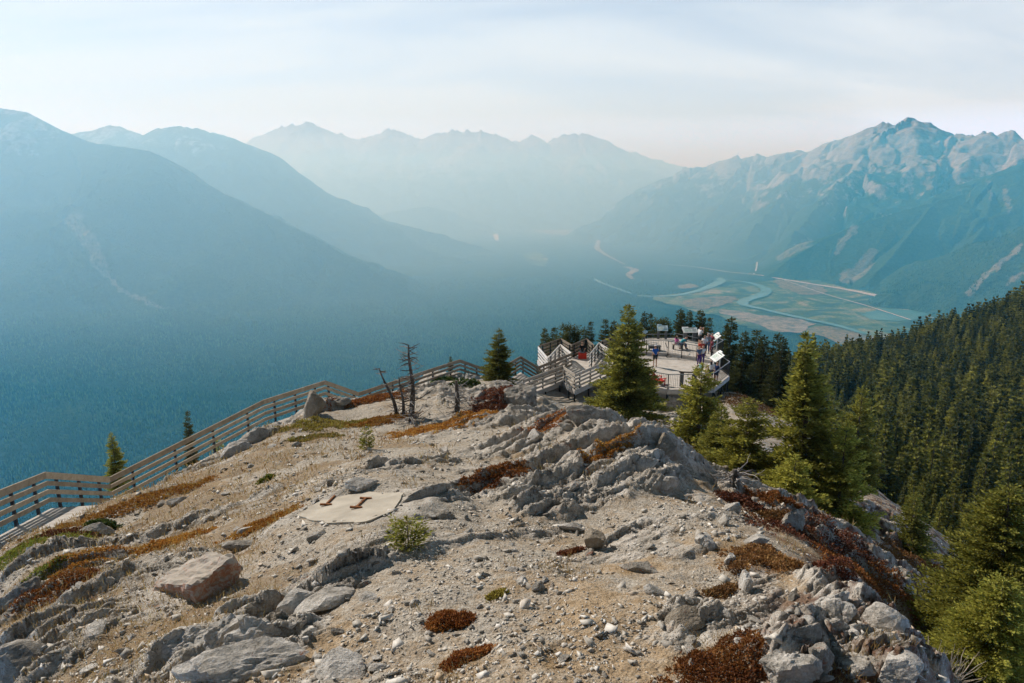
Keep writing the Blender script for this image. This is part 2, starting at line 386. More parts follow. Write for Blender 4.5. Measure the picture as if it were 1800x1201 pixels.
# bare slides, gullies and rock faces on the mountain sides, each at its own place
scar = np.zeros(len(VV)); PXG = 900 + 1200 * VV[:, 0] / (VV[:, 1] * cp - VV[:, 2] * sp); PYG = 600.5 - 1200 * (VV[:, 1] * sp + VV[:, 2] * cp) / (VV[:, 1] * cp - VV[:, 2] * sp)
wpx = 5 * fbm(VV[:, 0] / 160, VV[:, 1] / 160, 3, 811); wpy = 5 * fbm(VV[:, 0] / 160, VV[:, 1] / 160, 3, 812)
for pl_, w0, w1, st in (([(128, 385), (155, 420), (172, 460), (182, 478)], 22, 16, .75), ([(172, 475), (215, 508), (262, 532), (300, 548), (330, 566)], 5, 8, .9), ([(100, 330), (165, 400)], 4, 4, .5), ([(20, 300), (70, 360), (120, 400)], 4, 4, .4),
    ([(1590, 275), (1612, 305), (1640, 332)], 5, 7, .9), ([(1740, 262), (1700, 300), (1650, 330)], 14, 8, .7), ([(1535, 445), (1515, 470), (1490, 490)], 12, 20, .8), ([(1500, 405), (1480, 425), (1468, 445)], 14, 8, .65), ([(1420, 425), (1390, 440), (1370, 455)], 12, 10, .6),
    ([(1800, 432), (1750, 470), (1700, 515)], 6, 10, .8), ([(1800, 478), (1770, 500)], 8, 8, .8), ([(1470, 335), (1455, 350)], 14, 12, .5), ([(1525, 300), (1505, 320)], 14, 8, .5), ([(1765, 330), (1775, 370)], 10, 6, .6), ([(1738, 320), (1742, 345)], 8, 5, .6), ([(1240, 455), (1225, 462)], 10, 6, .5)):
    for (ax, ay), (bx, by) in zip(pl_[:-1], pl_[1:]):
        tt_ = np.clip(((PXG + wpx - ax) * (bx - ax) + (PYG + wpy - ay) * (by - ay)) / ((bx - ax) ** 2 + (by - ay) ** 2), 0, 1)
        dd = np.hypot(PXG + wpx - ax - tt_ * (bx - ax), PYG + wpy - ay - tt_ * (by - ay)); scar = np.maximum(scar, st * sstep(1.0, .45, dd / (w0 + (w1 - w0) * tt_)))
scar *= (own.ravel() >= 0)
def piece(name, sel, mat):
    q = quads[sel]; u, invx = np.unique(q, return_inverse=True)
    me = np_mesh(name, VV[u], invx.reshape(-1, 4), {'rocky': rkf[u], 'scar': scar[u]})
    o = link(name, me, mat, smooth=True); me.normals_split_custom_set_from_vertices(NN[u].astype(np.float32).tolist())
    return tag(o, kind='structure')
piece('valley_floor', qo < 0, VALLEY)
for i_, nme in enumerate(names):
    if (qo == i_).sum() > 20: piece({'low_hill': 'hill'}.get(nme, 'mountain'), qo == i_, MOUNT)

# sheets lying on the valley floor
def sheet(name, px_pts, mat, lift, sub=True):
    pts = [onz(a, b, FLOOR) for a, b in px_pts]
    if sub:    # Catmull-Rom rounding of the outline
        n = len(pts); out = []
        for i in range(n):
            p0, p1, p2, p3 = (np.array(pts[(i + k - 1) % n]) for k in range(4))
            for tt in (0, .125, .25, .375, .5, .625, .75, .875):
                out.append(0.5 * (2 * p1 + (p2 - p0) * tt + (2 * p0 - 5 * p1 + 4 * p2 - p3) * tt ** 2 + (3 * p1 - p0 - 3 * p2 + p3) * tt ** 3))
        pts = out; _x = np.array(pts); _j = 34 * fbm(_x[:, 0] / 130, _x[:, 1] / 130, 3, 66); _k = 55 * fbm(_x[:, 0] / 170, _x[:, 1] / 170, 3, 67); pts = [(p[0] + a1, p[1] + b1, p[2]) for p, a1, b1 in zip(pts, _j, _k)]
    bm = bmesh.new(); vs = [bm.verts.new((p[0], p[1], FLOOR + lift)) for p in pts]
    f = bm.faces.new(vs); 
    if f.normal.z < 0: f.normal_flip()
    bmesh.ops.triangulate(bm, faces=bm.faces[:])
    bmesh.ops.recalc_face_normals(bm, faces=bm.faces[:])
    me = bpy.data.meshes.new(name); bm.to_mesh(me); bm.free()
    o = link(name, me, mat); return tag(o, kind='structure')
def ribbon(name, px_pts, widths, mat, lift):
    P0 = [np.array(onz(a, b, FLOOR)) for a, b in px_pts]; n = len(P0); pts = []; ws = []
    if not isinstance(widths, (list, tuple)): widths = [widths] * n
    for i in range(n - 1):
        p0, p1, p2, p3 = P0[max(i - 1, 0)], P0[i], P0[i + 1], P0[min(i + 2, n - 1)]
        for tt in np.linspace(0, 1, 8, endpoint=False):
            pts.append(0.5 * (2 * p1 + (p2 - p0) * tt + (2 * p0 - 5 * p1 + 4 * p2 - p3) * tt ** 2 + (3 * p1 - p0 - 3 * p2 + p3) * tt ** 3)); ws.append(widths[i] + (widths[i + 1] - widths[i]) * tt)
    pts.append(P0[-1]); ws.append(widths[-1]); pts = np.array(pts)[:, :2]
    d = np.gradient(pts, axis=0); d /= np.linalg.norm(d, axis=1, keepdims=True); nn = np.c_[-d[:, 1], d[:, 0]]
    jit = 1 + 0.35 * noise2(np.arange(len(pts)) * 0.7, np.zeros(len(pts)), 3)
    w = (np.array(ws) * jit)[:, None] / 2
    V = np.r_[np.c_[pts + nn * w, np.full(len(pts), FLOOR + lift)], np.c_[pts - nn * w, np.full(len(pts), FLOOR + lift)]]
    k = len(pts); Fq = np.array([(i, i + k, i + k + 1, i + 1) for i in range(k - 1)])
    o = link(name, np_mesh(name, V, Fq), mat); return tag(o, kind='structure')
t = NT('meadow_grass'); a_ = t.noise(0.01, 5, 0.6); b_ = t.noise(0.06, 3, 0.6)
t.col(t.mix(t.fr(b_, 0.4, 0.65), t.ramp(a_, [(0.35, (0.24, 0.16, 0.065)), (0.5, (0.30, 0.21, 0.09)), (0.62, (0.10, 0.10, 0.04))]), (0.06, 0.065, 0.03))); t.rough(1); MEADOW = t.m
t = NT('marsh_grass'); a_ = t.noise(0.0042, 6, 0.62, dist=1.2); b_ = t.noise(0.05, 3, .6); c1_ = t.ramp(a_, [(0.36, (0.016, 0.040, 0.016)), (0.46, (0.045, 0.09, 0.028)), (0.53, (0.12, 0.17, 0.05)), (0.60, (0.22, 0.21, 0.085)), (0.67, (0.42, 0.32, 0.18)), (.74, (.16, .17, .07))]); t.col(t.mix(t.fr(b_, .45, .62), c1_, t.mix(.6, c1_, (.02, .035, .016)))); t.rough(1); MARSH = t.m
t = NT('gravel_bar'); a_ = t.noise(0.02, 5, 0.7); t.col(t.ramp(a_, [(0.35, (0.06, 0.06, 0.04)), (0.6, (0.34, 0.27, 0.19))])); t.rough(1); BAR = t.m
t = NT('river_water'); a_ = t.noise(0.01, 3); t.col(t.ramp(a_, [(0.3, (0.06, 0.17, 0.17)), (0.7, (0.10, 0.24, 0.23))])); t.rough(0.25); WATER = t.m
t = NT('pale_road'); a_ = t.noise(0.02, 3); t.col(t.ramp(a_, [(0.3, (0.40, 0.35, 0.29)), (0.7, (0.60, 0.52, 0.44))])); t.rough(1); ROAD = t.m
sheet('meadow', [(1150, 524), (1200, 516), (1300, 500), (1420, 492), (1480, 505), (1560, 520), (1640, 545), (1620, 580), (1500, 600), (1440, 590), (1330, 580), (1260, 555), (1210, 545)], MARSH, 3)
sheet('meadow', [(1198, 532), (1230, 524), (1275, 522), (1295, 524), (1285, 533), (1262, 540), (1232, 545), (1205, 540)], MEADOW, 6)
sheet('gravel_bar', [(1262, 546), (1300, 548), (1340, 556), (1400, 562), (1430, 570), (1415, 585), (1370, 584), (1330, 572), (1290, 560)], BAR, 6)
sheet('meadow', [(1420, 582), (1470, 576), (1530, 590), (1560, 606), (1510, 615), (1460, 600)], MEADOW, 6)
sheet('meadow', [(1365, 494), (1420, 497), (1455, 512), (1420, 520), (1380, 510)], MEADOW, 6)
sheet('lake', [(1520, 552), (1560, 545), (1610, 548), (1630, 556), (1580, 566), (1530, 562)], WATER, 6)
sheet('meadow', [(930, 405), (960, 399), (1000, 402), (1012, 410), (980, 414)], MEADOW, 6)
sheet('meadow', [(920, 448), (945, 445), (965, 460), (950, 468), (930, 462)], MARSH, 6)
sheet('meadow', [(1190, 505), (1215, 500), (1225, 506), (1205, 510)], MEADOW, 9)
ribbon('river', [(1120, 522), (1180, 522), (1230, 512), (1255, 502), (1268, 495), (1264, 490)], [30, 45, 65, 90, 90, 45], WATER, 9)
ribbon('river', [(1278, 494), (1320, 500), (1345, 510), (1340, 520), (1310, 530), (1308, 538), (1340, 546), (1400, 560), (1470, 575), (1520, 590)], [25, 60, 90, 92, 85, 72, 50, 58, 52, 36], WATER, 12)
ribbon('river', [(1098, 470), (1116, 476), (1105, 484), (1112, 492)], [50, 90, 60, 40], BAR, 9)
ribbon('river', [(1040, 418), (1052, 424), (1049, 436), (1060, 446), (1078, 456), (1098, 466)], [30, 60, 80, 60, 40, 30], BAR, 9)
ribbon('river', [(1045, 492), (1060, 500), (1110, 518)], [30, 25, 15], WATER, 9)
ribbon('road', [(893, 392), (880, 402), (872, 412), (874, 424)], [90, 90, 90, 60], ROAD, 9)
ribbon('road', [(1160, 466), (1220, 471), (1280, 480), (1330, 485), (1370, 492), (1430, 502), (1480, 510), (1530, 520), (1580, 533), (1640, 550), (1760, 575)], [12, 18, 20, 24, 40, 46, 60, 80, 105, 110, 110], ROAD, 12)
ribbon('road', [(1325, 484), (1329, 475), (1331, 462)], [18, 16, 14], ROAD, 12)
ribbon('road', [(1375, 494), (1450, 520), (1520, 540), (1600, 566)], [10, 12, 16, 14], ROAD, 15)

# the wood on the valley floor and lower slopes: nobody could count it
def cones(P, H, Rr, sides=5):
    n = len(P); k = sides * 2 + 1
    th = np.arange(sides) * 2 * math.pi / sides
    a0 = rng.uniform(0, 6.28, n)[:, None] + th
    V = np.zeros((n, k, 3)); 
    V[:, :sides, 0] = P[:, None, 0] + np.cos(a0) * Rr[:, None]; V[:, :sides, 1] = P[:, None, 1] + np.sin(a0) * Rr[:, None]; V[:, :sides, 2] = P[:, None, 2] + 0.08 * H[:, None]
    V[:, sides:2 * sides, 0] = P[:, None, 0] + np.cos(a0 + .6) * Rr[:, None] * .55; V[:, sides:2 * sides, 1] = P[:, None, 1] + np.sin(a0 + .6) * Rr[:, None] * .55; V[:, sides:2 * sides, 2] = P[:, None, 2] + 0.5 * H[:, None]
    V[:, 2 * sides] = P; V[:, 2 * sides, 2] += H
    T = []
    for s_ in range(sides):
        q = (s_ + 1) % sides
        T += [(s_, q, sides + s_), (q, sides + q, sides + s_), (sides + s_, sides + q, 2 * sides)]
    T = np.array(T); Fc = (np.arange(n)[:, None, None] * k + T).reshape(-1, 3)
    return V.reshape(-1, 3), Fc, np.repeat(rng.uniform(0, 1, n), k)
def scatter_far(n, r0, r1, a0, a1, pw=1.0):
    a = rng.uniform(R(a0), R(a1), n); r = r0 + (r1 - r0) * rng.uniform(0, 1, n) ** pw
    return r * np.sin(a), r * np.cos(a)
xs, ys = [], []
for n, r0, r1, a0, a1 in ((62000, 1100, 2600, -42, 26), (80000, 2600, 4600, -42, 42), (34000, 4600, 6600, -42, 42)):
    a, b = scatter_far(n, r0, r1, a0, a1); xs.append(a); ys.append(b)
xs = np.concatenate(xs); ys = np.concatenate(ys)
fl = [onz(a, b, FLOOR) for a, b in ((1130, 530), (1200, 512), (1300, 496), (1420, 488), (1560, 515), (1680, 545), (1640, 590), (1520, 625), (1440, 600), (1330, 588), (1250, 558), (1190, 550))]
fx = rng.uniform(min(p[0] for p in fl), max(p[0] for p in fl), 60000); fy = rng.uniform(min(p[1] for p in fl), max(p[1] for p in fl), 60000)
FLP = fl; den = fbm(xs / 160, ys / 160, 3, 41); keep = den > -0.62
# keep the open ground clear
def inpoly(x, y, poly):
    r = np.zeros(x.shape, bool); n = len(poly)
    for i in range(n):
        x1, y1 = poly[i][:2]; x2, y2 = poly[(i + 1) % n][:2]
        c = ((y1 > y) != (y2 > y)) & (x < (x2 - x1) * (y - y1) / (y2 - y1 + 1e-9) + x1); r ^= c
    return r
for pl in ([(1145, 528), (1200, 514), (1300, 498), (1420, 490), (1560, 518), (1660, 545), (1640, 585), (1520, 620), (1440, 596), (1330, 584), (1260, 555), (1200, 548)],):
    keep &= ~(inpoly(xs, ys, [onz(a, b, FLOOR) for a, b in pl]) & (fbm(xs / 120, ys / 120, 2, 9) < 0.0))
xs, ys = xs[keep], ys[keep]
k = inpoly(fx, fy, FLP) & (fbm(fx / 260, fy / 150, 4, 907) + .25 * fbm(fx / 50, fy / 50, 2, 909) > .16); fx, fy = fx[k], fy[k]
for wl in ([(1278, 494), (1320, 500), (1345, 510), (1340, 520), (1310, 530), (1308, 538), (1340, 546), (1400, 560), (1470, 575), (1520, 590)],):
    q = np.array([onz(a, b, FLOOR)[:2] for a, b in wl])
    for a1, b1 in zip(q[:-1], q[1:]):
        dd = b1 - a1; tt = np.clip(((fx - a1[0]) * dd[0] + (fy - a1[1]) * dd[1]) / (dd @ dd), 0, 1); ok = np.hypot(fx - a1[0] - tt * dd[0], fy - a1[1] - tt * dd[1]) > 62; fx, fy = fx[ok], fy[ok]
xs = np.r_[xs, fx]; ys = np.r_[ys, fy]
H = rng.uniform(11, 24, len(xs)) * (0.8 + 0.35 * noise2(xs / 300, ys / 300, 8))
V, Fc, at_ = cones(np.c_[xs, ys, far_height(xs, ys) - 1], H, H * rng.uniform(.16, .24, len(xs)))
t = NT('far_conifer'); tint = t.attr('tint'); big = t.noise(0.004, 4, 0.6)
c1 = t.ramp(tint, [(0.0, (0.006, 0.018, 0.009)), (0.5, (0.024, 0.060, 0.020)), (1.0, (0.12, 0.185, 0.05))])
t.col(t.mix(t.fr(big, 0.50, 0.68), c1, (0.042, 0.070, 0.028))); t.rough(1); t.b.inputs['Specular IOR Level'].default_value = 0
FARTREE = t.m
o = link('forest', np_mesh('forest', V, Fc, {'tint': at_}), FARTREE)
tag(o, 'dense hazy conifer forest covering the valley floor and lower slopes', 'forest', kind='stuff')
# ------------------------------------------------------------------ the summit: one surface through measured points
CT = []     # (u, lnY, slope)
def cpx(*pts):
    for px, py, Y in pts:
        r = ray(px, py); CT.append((r[0] / r[1], math.log(Y), r[2] / r[1]))
def cz(*pts):
    for px, Y, z in pts: CT.append(((px - 900) / 1200 / 0.95, math.log(Y), z / Y))
# summit ground
cpx((0, 1195, 8), (250, 1195, 6.6), (450, 1195, 5.9), (900, 1195, 5.2), (1350, 1195, 5.2), (1600, 1195, 5.6))
cz((900, 3, -3.7), (0, 4, -4.9), (1800, 3.2, -4.0), (-300, 6, -7.0), (-300, 12, -9.5), (450, 3.5, -4.1), (1350, 3, -3.6))
cpx((620, 885, 11), (300, 1000, 10.3), (900, 1000, 8.2), (1200, 1000, 8.1), (0, 1040, 12), (130, 1000, 11.6), (0, 960, 15.3), (130, 912, 17), (200, 880, 18), (300, 848, 19.6), (390, 810, 21.6), (430, 785, 23), (505, 752, 25.5), (560, 712, 27.5), (630, 702, 29), (690, 692, 31))
cpx((300, 915, 14.6), (200, 945, 14.4), (450, 860, 16), (600, 790, 19), (600, 735, 25), (750, 780, 19), (720, 737, 24), (830, 742, 23), (900, 805, 16.6), (930, 735, 24), (850, 695, 28.5), (775, 690, 28.5), (760, 840, 13.7), (520, 960, 10), (700, 960, 9.2), (450, 1090, 7.6), (700, 1090, 6.7), (1050, 1090, 6.4), (1250, 1080, 6.6))
# behind the crest
cpx((745, 668, 44), (760, 676, 34), (800, 670, 34), (760, 680, 38), (800, 672, 38), (800, 664, 42), (840, 668, 34), (840, 668, 40), (960, 716, 39), (1000, 700, 44), (905, 680, 30))
cz((760, 50, -18), (870, 46, -13.6), (960, 50, -14.6), (1060, 42, -14.2), (1050, 52, -15.6), (1150, 42, -15.0), (1170, 50, -16.4), (1000, 58, -18), (1120, 60, -18), (1240, 62, -19), (1050, 75, -26), (1250, 75, -25), (900, 60, -24), (1180, 36, -13.4), (1095, 31, -11.4), (1040, 26, -9.6))
# outcrop on the right
cpx((1050, 905, 11.3), (1200, 872, 12.3), (960, 935, 10.4), (1150, 785, 15.3), (1000, 800, 15), (900, 852, 13), (1040, 738, 18.5), (1110, 760, 18), (800, 860, 13))
cz((1200, 20, -8.6), (1200, 26, -11.2))
# right hand edge and the fall beyond
cpx((1220, 880, 12), (1300, 912, 11), (1380, 955, 10.1), (1440, 1015, 8.7), (1560, 1085, 7.5), (1620, 1155, 6.5), (1650, 1195, 6.1))
cpx((1400, 905, 16), (1500, 965, 15.5), (1600, 1045, 14.5), (1600, 1000, 19), (1680, 1085, 15.5), (1550, 890, 26), (1640, 955, 27), (1700, 1035, 25), (1790, 1070, 27), (1350, 800, 25), (1290, 865, 17.5), (1450, 850, 28))
cz((1800, 8, -8.0), (1750, 6.5, -5.8), (2000, 8, -9.0), (2000, 20, -18), (2000, 6, -6.4))
cpx((1300, 692, 48), (1345, 722, 46), (1400, 742, 50), (1440, 775, 46))
cz((1320, 60, -22), (1450, 60, -27))
# the drop on the left
cz((0, 22, -17), (200, 26, -18), (400, 32, -19), (600, 40, -23), (-300, 20, -18), (-300, 45, -52), (0, 45, -48), (300, 60, -58), (600, 70, -58), (800, 80, -55), (1000, 100, -62), (1150, 110, -62), (1300, 100, -52))
cz((-300, 200, -200), (300, 200, -190), (800, 200, -165), (1200, 200, -140), (-300, 700, -640), (300, 700, -640), (900, 700, -620), (1200, 700, -560))
# the wooded slope across the gully
cpx((1500, 712, 210), (1800, 556, 330), (1650, 592, 350), (1480, 642, 370), (1400, 672, 330), (1800, 700, 205), (1650, 700, 230), (1800, 860, 105), (1650, 850, 110), (1550, 800, 130), (1500, 855, 72), (1700, 960, 66), (1800, 985, 58), (1330, 700, 260), (1950, 490, 330), (2100, 430, 320), (2100, 700, 190), (2000, 980, 50), (1600, 930, 60), (1560, 652, 300), (1720, 618, 290))
cz((1800, 620, -230), (1480, 620, -330), (2100, 620, -160))
CT = np.array(CT)
SU = 2.2
def tps_fit(X, y, lam=1e-6):
    n = len(X); d = np.linalg.norm(X[:, None] - X[None], axis=-1)
    K = np.where(d > 0, d * d * np.log(np.maximum(d, 1e-9)), 0) + lam * np.eye(n)
    Pm = np.c_[np.ones(n), X]; A_ = np.zeros((n + 3, n + 3)); A_[:n, :n] = K; A_[:n, n:] = Pm; A_[n:, :n] = Pm.T
    w = np.linalg.solve(A_, np.r_[y, np.zeros(3)]); return X, w
TX, TW = tps_fit(np.c_[CT[:, 0] * SU, CT[:, 1]], CT[:, 2], 4e-4)
def tps(u, l):
    sh = u.shape; q = np.c_[u.ravel() * SU, l.ravel()]; out = np.zeros(len(q))
    for a in range(0, len(q), 60000):
        b = q[a:a + 60000]; d2 = ((b[:, None, :] - TX[None]) ** 2).sum(-1)
        out[a:a + 60000] = (0.5 * d2 * np.log(np.maximum(d2, 1e-12))) @ TW[:-3] + TW[-3] + b @ TW[-2:]
    return out.reshape(sh)
def tps_grid(us, ls):    # coarse evaluation, bicubic-ish refinement by linear interpolation of a dense-enough grid
    cu = np.linspace(us[0], us[-1], 260); cl = np.linspace(ls[0], ls[-1], 260)
    S = tps(*np.meshgrid(cu, cl, indexing='ij'))
    T1 = np.array([np.interp(us, cu, S[:, j]) for j in range(260)]).T
    return np.array([np.interp(ls, cl, T1[i]) for i in range(len(us))])

STR = np.array([0.78, 0.626]); ACR = np.array([0.626, -0.78])       # bedding: along / across (towards the camera's right)
# rock outcrops: photo position, distance, half length along the bedding, half width, height
ROCKS = [(760, 900, 11.8, 1.6, 0.7, .18), (900, 850, 13, 2.4, 1.1, .35), (1040, 800, 14.6, 2.6, 1.4, .55), (1160, 775, 15.4, 1.8, 1.2, .65), (1130, 850, 13.2, 1.7, 0.9, .35), (1010, 880, 12.2, 1.5, 0.8, .3),
         (980, 760, 18.5, 3.2, 1.2, .30), (1080, 735, 20, 2.6, 1.0, .45), (900, 740, 23, 3.0, 1.2, .5), (860, 700, 27.5, 2.6, 1.8, .7), (1000, 725, 22, 2.4, 0.8, .3),
         (150, 1110, 8.6, 2.3, 1.0, .30), (60, 1060, 10.6, 2.2, 0.9, .35), (380, 1120, 7.3, 1.4, 0.55, .30), (60, 1170, 7.9, 1.6, .8, .25), (430, 1180, 6.3, 1.3, .45, .25), (250, 1020, 10.2, 1.6, .6, .15),
         (1490, 1100, 7.1, 0.9, .55, .25), (1590, 1150, 6.5, 0.9, .6, .2), (1400, 1170, 5.7, .8, .45, .25), (1540, 1190, 5.7, .8, .6, .2), (1460, 1040, 8.2, 0.8, .4, .2),
         (420, 790, 22.5, 2.6, 1.1, .6), (540, 735, 26, 1.6, .9, .5), (350, 830, 20.5, 1.6, .6, .3), (640, 860, 14, 1.5, .35, .08), (600, 1010, 8.4, 1.5, .5, .10), (560, 1060, 7.9, 1.2, .4, .15), (720, 820, 15.4, 1.6, .4, .08), (330, 920, 14, 2.2, .45, .12), (170, 960, 13.5, 1.6, .4, .15),
         (1520, 960, 15, 4, 1.2, .5), (1610, 1030, 14.5, 3, 1.0, .4), (1420, 900, 15, 2.5, 1.0, .4), (1180, 720, 36, 3, 2, 1.2), (1210, 1085, 6.55, .5, .3, .12), (790, 670, 29, 2, 1.2, .5), (1185, 785, 17, 2.2, 1.5, .2), (1195, 800, 18.5, 2.2, 1.5, .2), (1210, 780, 20.5, 2.4, 1.6, .2), (740, 668, 44, 3, 2.5, .3), (800, 664, 42, 3, 2.5, .3), (1560, 940, 22, 4, 1.5, .5), (1640, 1000, 22, 4, 1.5, .4), (1350, 860, 16, 2.5, 1.2, .5), (1690, 1050, 18, 3, 1.5, .4)]
def rock_field(x, y):
    m = np.zeros(x.shape); hgt = np.zeros(x.shape)
    wob_ = fbm(x * 0.9, y * 0.9, 4, 301)
    for px, py, Y, a, b, h in ROCKS:
        c = at(px, py, Y); dx = x - c[0]; dy = y - c[1]
        s = (dx * STR[0] + dy * STR[1]) / a; t_ = (dx * ACR[0] + dy * ACR[1]) / b
        q = np.sqrt(s * s + t_ * t_) + 0.45 * wob_
        e = sstep(1.15, 0.55, q); m = np.maximum(m, e)
        # rises slowly along the dip, breaks off on the side towards the camera's right
        hgt = np.maximum(hgt, h * sstep(1.25, 0.2, np.sqrt(s * s + (np.where(t_ > 0, t_ * .4, t_ * 0.8)) ** 2) + 0.35 * wob_) * sstep(.98, .66, t_ + .22 * wob_))
    return m, hgt
def saw(c, sharp=0.20):
    f = c - np.floor(c); return np.where(f < 1 - sharp, f / (1 - sharp), (1 - f) / sharp)
def worley(x, y, seed):
    """broken blocks: every cell its own height and tilt; returns height and the crack between cells"""
    ix = np.floor(x); iy = np.floor(y); f1 = np.full(x.shape, 9.0); f2 = np.full(x.shape, 9.0); h = np.zeros(x.shape)
    sd_ = np.full(x.shape, seed)
    for i in (-1, 0, 1):
        for j in (-1, 0, 1):
            h1 = _hash(ix + i, iy + j, sd_); h2 = _hash(ix + i, iy + j, sd_ + 7); h3 = _hash(ix + i, iy + j, sd_ + 13)
            dx = ix + i + h1 / 4294967296.0 - x; dy = iy + j + h2 / 4294967296.0 - y
            d = np.hypot(dx, dy); r1 = (h3 & 1023) / 1023.0; r2 = ((h3 >> 10) & 1023) / 511.5 - 1; r3 = ((h3 >> 20) & 1023) / 511.5 - 1
            hh_ = r1 + 0.55 * (r2 * dx + r3 * dy) - 0.25 * dy
            m = d < f1; f2 = np.where(m, f1, np.minimum(f2, d)); h = np.where(m, hh_, h); f1 = np.where(m, d, f1)
    return h, f2 - f1
def detail(x, y):
    m, hgt = rock_field(x, y)
    al = x * STR[0] + y * STR[1]; ac = x * ACR[0] + y * ACR[1]
    w_ = 0.26 * fbm(al * 0.3, ac * 0.4, 3, 311) + 0.10 * fbm(al * 1.5, ac * 1.5, 4, 317)
    k1 = saw((ac + w_) / 0.85 + 10); k2 = saw((ac + 0.8 * w_) / 0.31 + 3, .14)
    brk = fbm(al * 0.8, ac * 0.9, 3, 331)
    j1 = .10 * fbm(al * 3, ac * 3, 3, 333); side_ = .70 + .30 * sstep(-2.5, 0.5, x)
    b1, e1 = worley(al / 1.7 + j1, (ac + .7 * w_) / 0.30 + j1, 41); b2, e2 = worley(al / 0.5 + 2 * j1, (ac + w_) / 0.13 + j1, 43); b3, e3 = worley(al / 0.13, ac / 0.06 + 3 * j1, 47)
    st_ = 0.25 * k1 * sstep(-.65, -.05, brk) * side_ + 0.075 * k2 * sstep(-.5, .3, fbm(al * 1.3, ac, 2, 335))
    blocks = 0.13 * b1 - 0.06 * sstep(.14, 0, e1) + 0.07 * b2 - 0.03 * sstep(.2, 0, e2) + 0.018 * b3
    rough = 0.035 * fbm(x * 3.1, y * 3.1, 4, 341) + 0.012 * fbm(x * 14, y * 14, 2, 342)
    soft = 0.09 * fbm(x * 0.55, y * 0.55, 3, 351) + 0.018 * fbm(x * 3.0, y * 3.0, 4, 353) + 0.008 * fbm(x * 13, y * 13, 2, 354)
    low = 0.30 * sstep(.12, .5, fbm(al * .35, ac * .7, 4, 361))       # ledges just showing through elsewhere
    mm_ = np.maximum(m, low)
    return hgt * (0.22 + 0.34 * side_) + mm_ * (st_ + blocks + rough - 0.14) + (1 - mm_) * soft, np.maximum(m, low * 1.7)
SLAB_C = at(615, 888, 11.0)
NU, NL = 1040, 960
us = np.linspace(-1.06, 1.06, NU); ls = np.linspace(math.log(2.9), math.log(62), NL)
S_ = tps_grid(us, ls); U_, L_ = np.meshgrid(us, ls, indexing='ij'); Y_ = np.exp(L_); X_ = U_ * Y_
BZ = S_ * Y_
D_, M_ = detail(X_, Y_)
fade = sstep(60, 46, Y_)
_r = ray(345, 1035); _ys = np.linspace(7, 14, 700); BLK_C = _r * (_ys[int(np.argmax(_r[2] / _r[1] * _ys < np.interp(_ys, np.exp(ls), BZ[int(round((_r[0] / _r[1] - us[0]) / (us[1] - us[0])))])))] / _r[1])
BLK_C = BLK_C + np.array([.05, .35, 0])
flat = np.maximum(sstep(1.9, 1.1, np.hypot(X_ - SLAB_C[0], Y_ - SLAB_C[1])), sstep(1.6, .95, np.hypot(X_ - BLK_C[0], Y_ - BLK_C[1])))
D_ = D_ * (1 - 0.92 * flat)
NZ = BZ + D_ * fade
# the ground is level under the concrete slab
_sl = []
for _a, _b in ((520, 914), (593, 858), (712, 871), (690, 900), (640, 912), (575, 916)):
    _r = ray(_a, _b); _ys = np.linspace(8, 14, 600); _k = int(np.argmax(_r[2] / _r[1] * _ys < np.interp(_ys, np.exp(ls), BZ[int(round((_r[0] / _r[1] - us[0]) / (us[1] - us[0])))])))
    _sl.append((_r[0] / _r[1] * _ys[_k], _ys[_k], _r[2] / _r[1] * _ys[_k]))
_sl = np.array(_sl); SLAB_PL = np.linalg.lstsq(np.c_[_sl[:, :2], np.ones(6)], _sl[:, 2], rcond=None)[0]; SLAB_C = _sl.mean(0)
_f = sstep(1.7, 1.25, np.hypot((X_ - SLAB_C[0]) * .95, (Y_ - SLAB_C[1]) * 1.25))
NZ = NZ * (1 - _f) + (SLAB_PL[0] * X_ + SLAB_PL[1] * Y_ + SLAB_PL[2] - .03 + .012 * fbm(X_ * 4, Y_ * 4, 3, 5)) * _f
def gz(x, y, base=False):
    """height of the summit ground"""
    x = np.asarray(x, float); y = np.maximum(np.asarray(y, float), 2.95); u = x / y
    fi = np.clip((u - us[0]) / (us[1] - us[0]), 0, NU - 1.001); fj = np.clip((np.log(y) - ls[0]) / (ls[1] - ls[0]), 0, NL - 1.001)
    i = fi.astype(int); j = fj.astype(int); a = fi - i; b = fj - j; Q = BZ if base else NZ
    return Q[i, j] * (1 - a) * (1 - b) + Q[i + 1, j] * a * (1 - b) + Q[i, j + 1] * (1 - a) * b + Q[i + 1, j + 1] * a * b
def rmask(x, y):
    u = x / y; fi = np.clip(((u - us[0]) / (us[1] - us[0])).astype(int), 0, NU - 1); fj = np.clip(((np.log(y) - ls[0]) / (ls[1] - ls[0])).astype(int), 0, NL - 1)
    return M_[fi, fj]
def ground_px(px, py, y0=4.0, y1=60.0, lift=0.0, base=False):
    """where the line of sight through that place in the photograph meets the summit ground"""
    r = ray(px, py); ys_ = np.exp(np.linspace(math.log(y0), math.log(y1), 1500)); x_ = r[0] / r[1] * ys_
    below = r[2] / r[1] * ys_ < gz(x_, ys_, base) + lift; k = int(np.argmax(below)) if below.any() else len(ys_) - 1
    return np.array([x_[k], ys_[k], float(r[2] / r[1] * ys_[k]) if lift else float(gz(x_[k], ys_[k]))])
idn = np.arange(NU * NL).reshape(NU, NL)
qn = np.stack([idn[:-1, :-1], idn[1:, :-1], idn[1:, 1:], idn[:-1, 1:]], -1).reshape(-1, 4)
rockm = M_
steep = np.clip(-X_ * 0, 0, 1)
